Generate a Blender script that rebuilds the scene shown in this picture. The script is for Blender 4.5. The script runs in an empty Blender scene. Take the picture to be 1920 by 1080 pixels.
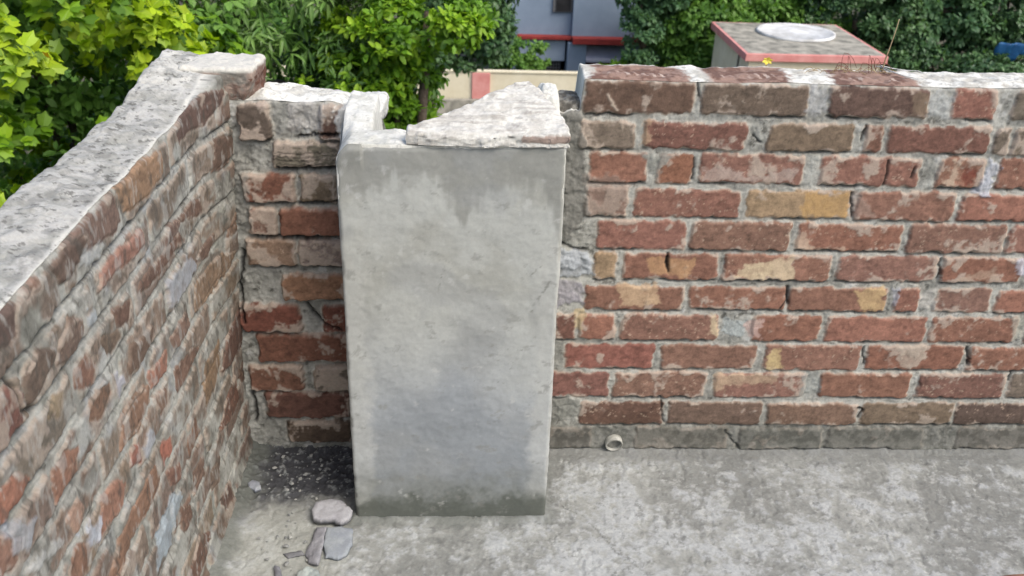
import bpy, math, random
import numpy as np
from mathutils import Matrix, Vector
R=math.radians
sc=bpy.context.scene
random.seed(7); rng=np.random.default_rng(7)

# ------------------------------------------------------------------ camera
F=1758.0
Yc=np.array([-75,912,F]); Yc/=np.linalg.norm(Yc)
Dn=np.array([-117,-3400,F]); Dn-=Yc*Dn.dot(Yc); Dn/=np.linalg.norm(Dn)
Zc=-Dn; Xc=-np.cross(Yc,Zc)
M=np.array([Xc,Yc,Zc])                       # photo axes (right, up, forward) -> world
CAM=np.array([0,-1.9578,1.4812])
def ray(px,py): return M@np.array([px-960.,540.-py,F])
def hit(px,py,ax,val):
    r=ray(px,py); return CAM+r*(val-CAM[ax])/r[ax]
cd=bpy.data.cameras.new('camera'); cam=bpy.data.objects.new('camera',cd); sc.collection.objects.link(cam)
cd.sensor_width=36; cd.lens=36*F/1920; cd.clip_start=.05; cd.clip_end=2000
mw=Matrix.Identity(4)
for i in range(3):
    mw[i][0]=M[i][0]; mw[i][1]=M[i][1]; mw[i][2]=-M[i][2]; mw[i][3]=CAM[i]
cam.matrix_world=mw; sc.camera=cam
cd.dof.use_dof=True; cd.dof.focus_distance=1.75; cd.dof.aperture_fstop=9.0
# ------------------------------------------------------------------ light: bright hazy day
SUN=Vector((.60,-.58,1.05)).normalized()
el=math.asin(SUN.z); az=math.atan2(SUN.x,SUN.y)
w=bpy.data.worlds.new("World"); sc.world=w; w.use_nodes=True
nt=w.node_tree; bg=nt.nodes['Background']; sky=nt.nodes.new('ShaderNodeTexSky')
sky.sky_type='NISHITA'; sky.sun_disc=False; sky.sun_elevation=el; sky.sun_rotation=az
sky.dust_density=4.0; sky.air_density=1.0; sky.ozone_density=1.0
nt.links.new(sky.outputs[0],bg.inputs[0]); bg.inputs[1].default_value=.15
sl=bpy.data.lights.new('sun','SUN'); sl.energy=1.05; sl.angle=R(30); sl.color=(1,.985,.95)
so=bpy.data.objects.new('sun',sl); sc.collection.objects.link(so)
so.rotation_euler=SUN.to_track_quat('Z','Y').to_euler(); so.location=(3,-3,8)
sc.view_settings.view_transform='Standard'; sc.view_settings.look='None'
sc.view_settings.gamma=1; sc.view_settings.use_curve_mapping=False
sc.view_settings.exposure=0.84

# ------------------------------------------------------------------ helpers
def lin(c):
    c=np.asarray(c,float)/255.; return np.where(c<=.04045,c/12.92,((c+.055)/1.055)**2.4)
K=.72
def A(*c): return lin(c)*K*np.array([.985,1.0,.965])
def sstep(a,b,x):
    t=np.clip((x-a)/(b-a),0,1); return t*t*(3-2*t)
def _h(ix,iy,iz,s):
    h=(ix.astype(np.uint32)*np.uint32(374761393)+iy.astype(np.uint32)*np.uint32(668265263)
       +iz.astype(np.uint32)*np.uint32(2246822519)+np.uint32((s*3266489917+12345)&0xffffffff))
    h^=h>>np.uint32(13); h*=np.uint32(1274126177); h^=h>>np.uint32(16); h*=np.uint32(2654435761); h^=h>>np.uint32(15)
    return h.astype(np.float64)/4294967295.
def vn(x,y,z,s=0):
    x=np.asarray(x,float)+0*y; y=np.asarray(y,float)+0*x; z=np.asarray(z,float)+0*x
    xi=np.floor(x).astype(np.int64); yi=np.floor(y).astype(np.int64); zi=np.floor(z).astype(np.int64)
    fx=x-xi; fy=y-yi; fz=z-zi
    fx=fx*fx*fx*(fx*(fx*6-15)+10); fy=fy*fy*fy*(fy*(fy*6-15)+10); fz=fz*fz*(3-2*fz)
    r=0
    for a in (0,1):
        for b in (0,1):
            for c in (0,1):
                r=r+_h(xi+a,yi+b,zi+c,s)*(fx if a else 1-fx)*(fy if b else 1-fy)*(fz if c else 1-fz)
    return r
def fbm(x,y,z=0.5,f=10,o=4,s=0,g=.5):
    r=0; a=1; t=0; x=np.asarray(x,float); y=np.asarray(y,float)
    for k in range(o):
        # rotated per octave so lattice lines never show
        ca,sa=math.cos(.9*k+.5),math.sin(.9*k+.5)
        r=r+a*vn((x*ca-y*sa)*f+7.3*k,(x*sa+y*ca)*f+3.1*k,np.asarray(z,float)*f+1.7*k,s+k*17); t+=a; a*=g; f*=2.07
    return r/t
def mixc(a,b,m): return a*(1-m[...,None])+b*m[...,None]

MATS={}
def new_mat(name):
    m=bpy.data.materials.new(name); m.use_nodes=True; MATS[name]=m
    return m,m.node_tree,m.node_tree.nodes['Principled BSDF']
def tex_noise(nt,scale,detail=4,rough=.6,coord=None):
    n=nt.nodes.new('ShaderNodeTexNoise'); n.inputs['Scale'].default_value=scale
    n.inputs['Detail'].default_value=detail; n.inputs['Roughness'].default_value=rough
    if coord is None:
        g=nt.nodes.new('ShaderNodeNewGeometry'); coord=g.outputs['Position']
    nt.links.new(coord,n.inputs['Vector']); return n
def ramp(nt,src,p0,p1,c0,c1):
    r=nt.nodes.new('ShaderNodeValToRGB'); e=r.color_ramp.elements
    e[0].position=p0; e[1].position=p1; e[0].color=(*c0,1); e[1].color=(*c1,1)
    nt.links.new(src,r.inputs[0]); return r
def mat_attr(name,scale,vary=.25,bump=.4,dist=.002,rough=.92,spec=.25):
    m,nt,b=new_mat(name)
    a=nt.nodes.new('ShaderNodeAttribute'); a.attribute_name='col'
    n=tex_noise(nt,scale,6,.7); r=ramp(nt,n.outputs[0],.28,.72,(1-vary,)*3,(1+vary,)*3)
    r.color_ramp.elements[1].color=(1+vary,1+vary,1+vary,1)
    mx=nt.nodes.new('ShaderNodeMix'); mx.data_type='RGBA'; mx.blend_type='MULTIPLY'; mx.inputs[0].default_value=1
    nt.links.new(a.outputs['Color'],mx.inputs[6]); nt.links.new(r.outputs[0],mx.inputs[7])
    nt.links.new(mx.outputs[2],b.inputs['Base Color'])
    b.inputs['Roughness'].default_value=rough; b.inputs['Specular IOR Level'].default_value=spec
    n2=tex_noise(nt,scale*1.7,5,.75)
    bp=nt.nodes.new('ShaderNodeBump'); bp.inputs['Strength'].default_value=bump; bp.inputs['Distance'].default_value=dist
    nt.links.new(n2.outputs[0],bp.inputs['Height']); nt.links.new(bp.outputs[0],b.inputs['Normal'])
    return m
def mat_plain(name,c1,c2,scale,bump=.3,dist=.02,rough=.9,spec=.3,lo=.35,hi=.65):
    m,nt,b=new_mat(name)
    n=tex_noise(nt,scale,6,.65); r=ramp(nt,n.outputs[0],lo,hi,tuple(c1),tuple(c2))
    nt.links.new(r.outputs[0],b.inputs['Base Color']); b.inputs['Roughness'].default_value=rough
    b.inputs['Specular IOR Level'].default_value=spec
    n2=tex_noise(nt,scale*6,4,.7)
    bp=nt.nodes.new('ShaderNodeBump'); bp.inputs['Strength'].default_value=bump; bp.inputs['Distance'].default_value=dist
    nt.links.new(n2.outputs[0],bp.inputs['Height']); nt.links.new(bp.outputs[0],b.inputs['Normal'])
    return m
def mat_leaf(name,trans=.35,rough=.5):
    m,nt,b=new_mat(name)
    a=nt.nodes.new('ShaderNodeAttribute'); a.attribute_name='col'
    nt.links.new(a.outputs['Color'],b.inputs['Base Color']); b.inputs['Roughness'].default_value=rough
    b.inputs['Specular IOR Level'].default_value=.35
    t=nt.nodes.new('ShaderNodeBsdfTranslucent')
    h=nt.nodes.new('ShaderNodeMix'); h.data_type='RGBA'; h.blend_type='MULTIPLY'; h.inputs[0].default_value=1
    nt.links.new(a.outputs['Color'],h.inputs[6]); h.inputs[7].default_value=(1.25,1.35,.55,1)
    nt.links.new(h.outputs[2],t.inputs[0])
    ms=nt.nodes.new('ShaderNodeMixShader'); ms.inputs[0].default_value=trans
    nt.links.new(b.outputs[0],ms.inputs[1]); nt.links.new(t.outputs[0],ms.inputs[2])
    nt.links.new(ms.outputs[0],nt.nodes['Material Output'].inputs[0])
    return m
M_BRICK=mat_attr('brick_and_mortar',170,.16,.5,.003)
M_CEM=mat_attr('cement_plaster',120,.07,.3,.0015)
M_FLOOR=mat_attr('cement_floor',140,.16,.55,.003)
M_LIME=mat_attr('lime_mortar',160,.14,.8,.004)
M_STONE=mat_attr('chip_stone',200,.12,.5,.002)
M_LEAF=mat_leaf('leaf'); M_LEAFD=mat_leaf('glossy_dark_leaf',.25,.38)
M_BARK=mat_plain('bark',(.07,.05,.035),(.17,.135,.1),14,.8,.02)
M_CREAM=mat_plain('cream_paint',A(232,220,192),A(246,236,212),1.5,.15,.01)
M_PINK=mat_plain('pink_paint',A(222,142,138),A(238,172,166),2,.15,.01)
M_BLUE=mat_plain('blue_grey_paint',A(134,150,172),A(150,166,188),.6,.1,.01)
M_BLUE2=mat_plain('pale_blue_grey_paint',A(152,166,186),A(166,180,198),.6,.1,.01)
M_RED=mat_plain('red_oxide_paint',A(140,52,50),A(170,66,60),2,.1,.01)
M_MAROON=mat_plain('maroon_paint',A(92,30,34),A(110,40,40),2,.1,.01)
M_DARK=mat_plain('dark_opening',(.012,.012,.014),(.03,.03,.032),2,.1,.01,.35)
M_WHITE=mat_plain('white_paint',A(186,184,182),A(240,240,242),1.6,.1,.01)
M_ROOFC=mat_plain('stained_concrete',A(118,116,108),A(190,184,172),2.0,.3,.02,lo=.35,hi=.62)
M_GROUND=mat_plain('soil',(.05,.045,.03),(.09,.085,.05),.8,.5,.05)
M_GRILL=mat_plain('grey_metal',A(96,96,100),A(120,120,122),8,.1,.005,.5)
M_PVC=mat_plain('pvc',A(150,148,140),A(196,194,186),60,.15,.001,.45)
M_TARP=mat_plain('blue_tarpaulin',A(30,84,136),A(52,116,170),2,.3,.02,.5)
M_WIRE=mat_plain('wire_coating',A(190,190,190),A(220,220,220),60,.1,.001,.5)
M_TWIG=mat_plain('dry_twig',A(150,128,96),A(196,176,140),60,.3,.001)
M_RTWIG=mat_plain('reddish_twig',A(120,70,60),A(160,96,84),60,.3,.001)
M_YEL=mat_plain('yellow_petal',A(230,205,60),A(250,232,110),60,.1,.001,.6)
M_DRYL=mat_plain('withered_leaf',A(205,120,30),A(230,160,50),20,.1,.002,.6)

def tag(o,label,cat,group=None):
    o['label']=label; o['category']=cat
    if group: o['group']=group
    return o
def thing(name,loc,label,cat,group=None):
    o=bpy.data.objects.new(name,None); o.empty_display_size=.1; o.location=loc; sc.collection.objects.link(o)
    return tag(o,label,cat,group)
def mesh(name,V,Fc,mat,parent=None,loc=None,col=None,smooth=True):
    """V in world space; faces: (n,k) array, or list of arrays / lists"""
    V=np.asarray(V,float)
    base=np.array(parent.location if parent is not None and loc is None else (loc if loc is not None else (0,0,0)),float)
    if parent is not None and parent.parent is not None: base=base+np.array(parent.parent.location)
    groups=Fc if isinstance(Fc,list) else [Fc]
    loops=[];starts=[];tot=0
    for g in groups:
        g=np.asarray(g)
        if g.ndim==1: g=g[None,:]
        loops.append(g.ravel()); starts.append(tot+np.arange(g.shape[0])*g.shape[1]); tot+=g.size
    loops=np.concatenate(loops).astype(np.int32); starts=np.concatenate(starts).astype(np.int32)
    me=bpy.data.meshes.new(name); me.vertices.add(len(V)); me.vertices.foreach_set('co',(V-base).ravel().astype(np.float32))
    me.loops.add(len(loops)); me.loops.foreach_set('vertex_index',loops)
    me.polygons.add(len(starts)); me.polygons.foreach_set('loop_start',starts)
    me.polygons.foreach_set('use_smooth',np.full(len(starts),smooth))
    me.update(calc_edges=True)
    if col is not None:
        at=me.attributes.new('col','FLOAT_COLOR','POINT')
        c=np.ones((len(V),4),np.float32); c[:,:3]=col; at.data.foreach_set('color',c.ravel())
    me.materials.append(mat); me.validate()
    o=bpy.data.objects.new(name,me); sc.collection.objects.link(o)
    if parent is not None:
        o.parent=parent
    elif loc is not None: o.location=loc
    return o
def struct(o): o['kind']='structure'; return o
def grid_faces(nr,nc,off=0):
    i=np.arange(nr-1)[:,None]*nc+np.arange(nc-1)[None,:]+off
    return np.stack([i,i+1,i+nc+1,i+nc],-1).reshape(-1,4)
class MB:
    def __init__(s): s.v=[]; s.f=[]; s.n=0
    def add(s,V,Fs):
        s.v.append(np.asarray(V,float)); s.f+= [[int(i)+s.n for i in f] for f in Fs]; s.n+=len(V)
    def box(s,x0,x1,y0,y1,z0,z1):
        V=[(x,y,z) for z in (z0,z1) for y in (y0,y1) for x in (x0,x1)]
        s.add(V,[(0,2,3,1),(4,5,7,6),(0,1,5,4),(1,3,7,5),(3,2,6,7),(2,0,4,6)]); return s
    def tube(s,pts,rad,n=8):
        pts=[np.array(p,float) for p in pts]; m=len(pts); V=[]
        rad=rad if hasattr(rad,'__len__') else [rad]*m
        for i,p in enumerate(pts):
            t=pts[min(i+1,m-1)]-pts[max(i-1,0)]; t/=np.linalg.norm(t)+1e-9
            a=np.cross(t,(0.13,.2,1) if abs(t[2])<.9 else (1,0,0)); a/=np.linalg.norm(a); b=np.cross(t,a)
            for k in range(n):
                th=2*math.pi*k/n; V.append(p+rad[i]*(a*math.cos(th)+b*math.sin(th)))
        Fs=[(i*n+k,i*n+(k+1)%n,(i+1)*n+(k+1)%n,(i+1)*n+k) for i in range(m-1) for k in range(n)]
        Fs+= [tuple(range(n))[::-1],tuple((m-1)*n+k for k in range(n))]
        s.add(V,Fs); return s
    def build(s,name,mat,parent=None,loc=None,smooth=False,bevel=0):
        V=np.concatenate(s.v); by={}
        for f in s.f: by.setdefault(len(f),[]).append(f)
        o=mesh(name,V,[np.array(g) for g in by.values()],mat,parent,loc,None,smooth)
        if bevel:
            b=o.modifiers.new('bevel','BEVEL'); b.width=bevel; b.segments=2; b.limit_method='ANGLE'
        return o

# ------------------------------------------------------------------ wall surface painter (material of the wall itself)
def rect_sdf(u,v,u0,u1,v0,v1,r):
    cx,cy=(u0+u1)/2,(v0+v1)/2; hx,hy=(u1-u0)/2-r,(v1-v0)/2-r
    dx=np.abs(u-cx)-hx; dy=np.abs(v-cy)-hy
    return np.hypot(np.maximum(dx,0),np.maximum(dy,0))+np.minimum(np.maximum(dx,dy),0)-r
def poly_sdf(u,v,P):
    d=np.full(u.shape,1e9); ins=np.zeros(u.shape,bool); n=len(P)
    for i in range(n):
        a=P[i]; b=P[(i+1)%n]; ex,ey=b[0]-a[0],b[1]-a[1]
        wx,wy=u-a[0],v-a[1]; t=np.clip((wx*ex+wy*ey)/(ex*ex+ey*ey+1e-12),0,1)
        d=np.minimum(d,np.hypot(wx-t*ex,wy-t*ey))
        c=((a[1]<=v)!=(b[1]<=v)); ins^=c&(u<a[0]+(v-a[1])*ex/(ey if abs(ey)>1e-12 else 1e-12))
    return np.where(ins,-d,d)
class Painter:
    def __init__(s,u,v,seed):
        s.u,s.v,s.s=u,v,seed
        s.n1=fbm(u,v,.3,9,4,seed); s.n2=fbm(u,v,.7,45,4,seed+5,.6); s.n3=fbm(u,v,.2,150,3,seed+9,.7)
        base=mixc(A(142,141,135)+0*u[...,None],A(184,183,177),sstep(.36,.66,s.n1*.5+s.n2*.5))
        base=mixc(base,A(88,86,80),sstep(.6,.75,fbm(u,v,.9,60,4,seed+21,.65))*.8)
        base=mixc(base,A(205,204,202),sstep(.64,.78,fbm(u,v,.1,28,4,seed+31,.6))*.7)
        s.c=base; s.h=(s.n2-.5)*.008+(s.n3-.5)*.0035; s.bm=np.zeros(u.shape)
        s.w1=fbm(u,v,.4,55,3,seed+41)-.5; s.w2=fbm(u,v,.4,170,2,seed+43)-.5
    def win(s,u0,u1,v0,v1,m=.02):
        r=np.where((s.v[:,0]>v0-m)&(s.v[:,0]<v1+m))[0]; c=np.where((s.u[0]>u0-m)&(s.u[0]<u1+m))[0]
        if len(r)==0 or len(c)==0: return None
        return (slice(r[0],r[-1]+1),slice(c[0],c[-1]+1))
    def brick(s,u0,u1,v0,v1,col,smear=.3,rnd=None,expo=None,h=.0048):
        W=s.win(u0,u1,v0,v1)
        if W is None: return
        col=np.asarray(col,float); lum_=col.mean(); col=(col*.64+lum_*.36*np.array([1.08,1.04,.88]))*np.array([1.02,1.02,.95])
        rnd=rnd or random; sk=rnd.uniform(-.012,.012)
        u,v=s.u[W],s.v[W]+(s.u[W]-(u0+u1)/2)*sk
        sd=rect_sdf(u,v,u0,u1,v0,v1,.008) if expo is None else poly_sdf(u,v,expo)
        k=1.0 if expo is None else .9
        sd=sd+s.w1[W]*.014*k+s.w2[W]*.0022-.0008-(0 if expo is None else .0035)
        m=sstep(.0016,-.0016,sd)
        sx=rnd.random()*50
        film=sstep(.5-.0,.62,fbm(u+sx,v,.2,26,4,s.s+3,.6)+(smear-.5)*.42+sstep(-.016,0,sd)*.13*(smear>.05))
        col=np.asarray(col,float)
        tint=np.array([rnd.uniform(.9,1.1)]*3)*np.array([rnd.uniform(.96,1.06),1,rnd.uniform(.95,1.06)])
        bc=col[None,None]*tint*(1+(s.n2[W][...,None]-.5)*.75+(s.n3[W][...,None]-.5)*.5)
        bc=mixc(bc,bc*.7,sstep(.62,.74,fbm(u+sx,v,.8,75,3,s.s+6,.6))*.7)
        if rnd.random()<.3: bc=mixc(bc,A(205,180,160),sstep(.66,.78,fbm(u+sx,v,.5,110,4,s.s+8,.65))*.6)
        ln=fbm(u*.8+sx,v*2.4+u*rnd.uniform(-.5,.5),.5,45,4,s.s+88,.6); bc=mixc(bc,bc*1.28,sstep(.58,.70,ln)*.7); bc=mixc(bc,bc*.62,sstep(.40,.31,ln)*.55)
        fc=mixc(A(178,160,148)+0*u[...,None],A(196,182,168),s.n2[W])
        bc=mixc(bc,fc,film*.8)
        rim=np.exp(-((sd-.0005)/.0032)**2)*sstep(.38,.58,fbm(u+sx,v,.9,32,3,s.s+77)); s.c[W]=mixc(s.c[W],A(196,190,180)+0*u[...,None],np.exp(-((sd-.0025)/.003)**2)*(.5 if expo is None else .2))
        bc=mixc(bc,A(198,180,164)+0*u[...,None],rim*(.75 if expo is None else .3))
        s.c[W]=mixc(s.c[W],bc,m); s.bm[W]=np.maximum(s.bm[W],m)
        s.h[W]=s.h[W]*(1-m*.75)+m*(h+rnd.uniform(-.002,.002)+film*.001)*sstep(.002,-.006,sd)
        if expo is None:       # open joint under the brick: missing mortar
            g=np.exp(-((v-(v0-.0035)-s.w1[W]*.010)/.0026)**2)*sstep(u0-.005,u0+.01,u)*sstep(u1+.005,u1-.01,u)
            g*=sstep(.36,.52,fbm(u,v*.3,.1,14,3,s.s+13))
            s.c[W]=mixc(s.c[W],A(52,48,44),g*.85); s.h[W]-=g*.009
    def blob(s,P,col,amt=1,h=0,soft=.004,wob=.020):
        P=np.asarray(P,float); W=s.win(P[:,0].min(),P[:,0].max(),P[:,1].min(),P[:,1].max())
        if W is None: return
        sd=poly_sdf(s.u[W],s.v[W],P)+s.w1[W]*wob+s.w2[W]*.006
        sd=sd+(fbm(s.u[W],s.v[W],.5,70,4,s.s+99,.65)-.5)*.022
        m=sstep(soft,-soft,sd)*amt*(.75+.25*sstep(.35,.6,s.n2[W]))
        c=np.asarray(col)[None,None]*(1+(s.n2[W][...,None]-.5)*.5)
        s.c[W]=mixc(s.c[W],c,m); s.h[W]+=h*m
    def line(s,pts,col,wd=.003,dep=.004,amt=.9):
        pts=np.asarray(pts,float); W=s.win(pts[:,0].min(),pts[:,0].max(),pts[:,1].min(),pts[:,1].max())
        if W is None: return
        u,v=s.u[W]+s.w1[W]*.012,s.v[W]+s.w2[W]*.008; d=np.full(u.shape,1e9)
        for a,b in zip(pts[:-1],pts[1:]):
            ex,ey=b-a; t=np.clip(((u-a[0])*ex+(v-a[1])*ey)/(ex*ex+ey*ey+1e-12),0,1)
            d=np.minimum(d,np.hypot(u-a[0]-t*ex,v-a[1]-t*ey))
        m=np.exp(-(d/wd)**2)*amt; s.c[W]=mixc(s.c[W],np.asarray(col)+0*u[...,None],m); s.h[W]-=dep*m

def build_wall(name,parent,P,us,vtop,vs,place,thick,topcol,mat,topz,nt_=44,shadeR=.006):
    """front sheet (rows vs*vtop) + top sheet + back, closed with end caps. place(u,d,z)->xyz, d=depth into wall"""
    nv,nu=P.u.shape; rows=[];cols=[]
    for j in range(nv):
        e=P.v[j]-0; near=np.clip((P.v[j]-(vtop-shadeR))/shadeR,0,1)
        rows.append(place(us,-P.h[j]+shadeR*.8*near**2,P.v[j])); cols.append(P.c[j])
    ts=np.linspace(0,1,nt_+1)[1:]
    for t in ts:
        d=t*thick; z=topz(us,d); c=topcol(us,d)
        z=z-np.clip(1-(thick-d)/.006,0,1)**2*.006
        z=np.where(t<ts[2],z*.5+.5*np.minimum(z,vtop+.004),z)
        rows.append(place(us,np.full(nu,d),z)); cols.append(c)
    zb=topz(us,thick)
    for k in (.97,.8,.5,.25,0):
        rows.append(place(us,np.full(nu,thick),zb*k)); cols.append(cols[-1]*0+A(120,100,92))
    V=np.stack(rows).reshape(-1,3); C=np.stack(cols).reshape(-1,3); nr=len(rows)
    q=grid_faces(nr,nu)
    cap0=np.arange(nr)*nu; cap1=(np.arange(nr)*nu+nu-1)[::-1]
    return mesh(name,V,[q,cap0[::-1],cap1[::-1]],mat,parent,None,C)

# ------------------------------------------------------------------ GROUND and ROOFTOP
gz=-9.22
gx=np.array([-400,-60,-20,-6,0,6,20,40,80,400.]); gy=np.array([-300,-40,0,10,20,30,45,80,200,700.])
GX,GY=np.meshgrid(gx,gy); struct(mesh('ground',np.stack([GX,GY,0*GX+gz],-1).reshape(-1,3),grid_faces(10,10),M_GROUND))

def axis(segs):
    o=[]
    for a,b,st in segs: o.append(np.arange(a,b,st))
    return np.concatenate(o+[[segs[-1][1]]])
fx=axis([(-.67,-.56,.02),(-.56,1.42,.0032),(1.42,2.2,.01),(2.2,5,.2)]); fy=axis([(-6,-1.2,.2),(-1.2,-.6,.012),(-.6,.02,.0032),(.02,.13,.02)])
U,Vv=np.meshgrid(fx,fy)
n1=fbm(U,Vv,.2,5,4,3); n2=fbm(U,Vv,.6,22,5,4,.65); n3=fbm(U,Vv,.5,80,4,5,.7); n4=fbm(U*1.3,Vv*.6,.5,34,4,61,.65)
fc=mixc(A(152,152,149)+0*U[...,None],A(180,180,176),sstep(.38,.62,n1*.6+n2*.4))
wh=sstep(.49,.63,n2*.55+n3*.3+n1*.15+.05*sstep(.7,.1,np.abs(U-.38))*sstep(-.02,-.25,Vv)+.02*sstep(1.0,1.2,U))
brd=fbm(U*.8+.3,Vv*1.3,.5,2.6,3,68)
wh=wh*sstep(.40,.60,brd+(n2-.5)*.5)
fc=mixc(fc,A(203,205,208),wh*.75)
fc=mixc(fc,A(150,150,147),sstep(.5,.40,brd+(n2-.5)*.25)*.55)
fc=mixc(fc,A(222,222,220),sstep(.62,.7,n3*.6+n4*.4)*.4)
fc=mixc(fc,A(128,128,126),sstep(.58,.68,fbm(U,Vv,.5,60,5,66,.65)*.6+n3*.4)*.7)
stk=fbm(U*.9+.1*Vv,Vv*1.25,.5,48,5,67,.65); fc=mixc(fc,A(216,216,214),sstep(.60,.72,stk)*.5*sstep(.42,.6,brd)); fc=mixc(fc,A(142,142,140),sstep(.40,.30,stk)*.35)
def crack(pts,w=.0014,amt=.7):
    global fc
    d=np.full(U.shape,9.); u_=U+(n2-.5)*.02+(n3-.5)*.006; v_=Vv+(n2-.5)*.02
    for a,b in zip(pts[:-1],pts[1:]):
        ex,ey=b[0]-a[0],b[1]-a[1]; t=np.clip(((u_-a[0])*ex+(v_-a[1])*ey)/(ex*ex+ey*ey),0,1); d=np.minimum(d,np.hypot(u_-a[0]-t*ex,v_-a[1]-t*ey))
    fc=mixc(fc,A(96,95,92),np.exp(-(d/w)**2)*amt*sstep(.35,.5,n4))
crack([(.19,-.20),(.28,-.26),(.33,-.36),(.42,-.47)]); crack([(.80,-.01),(.83,-.09),(.92,-.13),(.95,-.22)],.0012,.5); crack([(1.05,-.30),(1.2,-.34),(1.4,-.33)],.0012,.5)
fc=mixc(fc,A(138,137,134),sstep(-.075,-.015,Vv+(n2-.5)*.12)*.75)                 # darker edge along the wall foot
pr=np.hypot(np.maximum(np.abs(U+.033)-.22,0),np.maximum(np.abs(Vv+.13)-.135,0))     # darker ring round the pillar foot
fc=mixc(fc,A(128,130,126),sstep(.035,.0,pr+(n2-.5)*.06)*.8)
dk=sstep(-.27,-.17,Vv-(U+.4)*.25+(n2-.5)*.12)*sstep(-.2,-.26,U)                       # black dirt in the dead corner, with part of its shade in the colour
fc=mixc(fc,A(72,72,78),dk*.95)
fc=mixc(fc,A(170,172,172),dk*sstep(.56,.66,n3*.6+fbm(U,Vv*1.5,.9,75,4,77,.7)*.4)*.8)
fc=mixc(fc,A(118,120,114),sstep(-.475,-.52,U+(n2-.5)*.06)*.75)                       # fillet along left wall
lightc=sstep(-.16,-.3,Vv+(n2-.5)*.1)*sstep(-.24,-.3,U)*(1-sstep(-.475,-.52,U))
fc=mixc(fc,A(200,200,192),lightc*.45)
fc=fc*.84*np.array([.985,1,1.0])
fh=(n2-.5)*.006+(n3-.5)*.0035-sstep(.6,.68,n4)*.002
fh+=sstep(-.49,-.545,U)*.018+np.clip(sstep(-.03,.01,Vv)*.006,0,1)+dk*(n3-.5)*.016+sstep(.016,.0,pr+(n2-.5)*.02)*.006
fh[:,fx>2.2]*=.3
sk=[np.stack([fx,0*fx+y,0*fx+z],-1) for y,z in ((fy[0],-.0),)]
V=np.stack([U,Vv,fh],-1).reshape(-1,3); nF=len(V); nr,nc=U.shape
ring=np.concatenate([np.arange(nc),np.arange(1,nr)*nc+nc-1,(nr-1)*nc+np.arange(nc-2,-1,-1),np.arange(nr-2,0,-1)*nc])
Vb=V[ring].copy(); Vb[:,2]=gz+.01
idx=np.arange(len(ring)); nx=(idx+1)%len(ring)
sideq=np.stack([ring[idx],nF+idx,nF+nx,ring[nx]],-1)
Call=np.concatenate([fc.reshape(-1,3),np.tile(A(170,165,155),(len(ring),1))])
struct(mesh('rooftop_floor',np.concatenate([V,Vb]),[grid_faces(nr,nc),sideq],M_FLOOR,None,None,Call))

# ------------------------------------------------------------------ RIGHT BRICK PARAPET
def z_at(y,x=1500): return hit(x,y,1,0)[2]
ROWY=[(160,218),(232,283),(290,347),(357,410),(417,470),(477,526),(538,582),(591,639),(647,692),(698,744),(754,795),(801,845)]
ROWS=[(z_at(b),z_at(a)) for a,b in ROWY]
ROWS[0]=(ROWS[0][0],.9635); ROWS[11]=(.004,ROWS[11][1])
r=A(156,98,84); r2=A(148,100,88); d=A(116,82,74); d2=A(116,93,82); o=A(174,136,102); y_=A(196,150,98); p=A(196,170,150); g=A(122,108,100); rd=A(136,84,74); pl=A(176,176,180); gb=A(112,104,98)
RB=[
 [(1095,1301,d,.1),(1314,1514,d2,.15),(1553,1742,d,.15),(1788,1870,r,.3),(1903,2090,g,.3)],
 [(1085,1190,g,.45),(1205,1397,rd,.3),(1440,1600,A(134,106,88),.3),(1620,1655,rd,.4),(1664,1855,rd,.2),(1866,1895,g,.4),(1900,2080,g,.35)],
 [(1103,1212,r,.25),(1232,1300,A(164,100,78),.25),(1310,1505,r,.35),(1537,1723,r,.3),(1757,1845,r,.45),(1872,2070,r,.2)],
 [(1098,1175,r2,.6),(1189,1385,r,.15),(1400,1590,o,.1),(1605,1788,r2,.3),(1800,1990,r,.15)],
 [(1118,1285,r,.2),(1295,1480,r2,.15),(1493,1690,r,.3),(1703,1885,r2,.2),(1888,2080,r,.2)],
 [(1112,1155,o,.1),(1168,1345,r,.3),(1356,1557,r,.25),(1568,1755,r2,.3),(1765,1915,r,.45),(1930,2100,r,.3)],
 [(1097,1280,r,.1),(1291,1472,r,.25),(1480,1662,r,.15),(1678,1724,r,.1),(1752,1856,r2,.15),(1867,2060,r,.15)],
 [(1040,1080,rd,.3),(1083,1152,r,.35),(1165,1345,r2,.15),(1410,1537,r,.2),(1548,1735,r,.15),(1744,1905,r,.2),(1925,2110,r,.2)],
 [(1060,1225,A(150,86,76),.2),(1238,1415,r2,.25),(1432,1610,r2,.1),(1623,1802,r,.35),(1815,1990,r,.3)],
 [(1030,1140,A(138,88,80),.1),(1150,1322,r2,.25),(1340,1507,r2,.4),(1536,1705,r,.15),(1720,1882,A(136,88,80),.2),(1893,2050,g,.3)],
 [(1088,1242,d,.15),(1252,1426,A(124,92,84),.15),(1436,1605,A(136,104,92),.2),(1615,1785,A(134,108,94),.3),(1790,1960,A(104,84,80),.2)],
 [(1028,1108,A(100,90,86),.3),(1190,1362,gb,.3),(1385,1540,A(106,104,98),.3),(1548,1730,A(118,115,108),.2),(1790,1950,A(108,100,94),.3)],
]
us=np.arange(.181,2.2,.0025); NV=386
def top_r(u):
    z=.9655+(fbm(u,0*u+.2,.5,10,3,91)-.5)*.006
    xl=hit(1092,180,1,0)[0]
    return z-sstep(xl+.003,xl-.004,u)*(.072+(fbm(u,0*u,.5,60,3,92)-.5)*.02)
vt=top_r(us); sv=np.linspace(0,1,NV)
Um,Sm=np.meshgrid(us,sv); Vm=Sm*vt[None,:]
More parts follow.
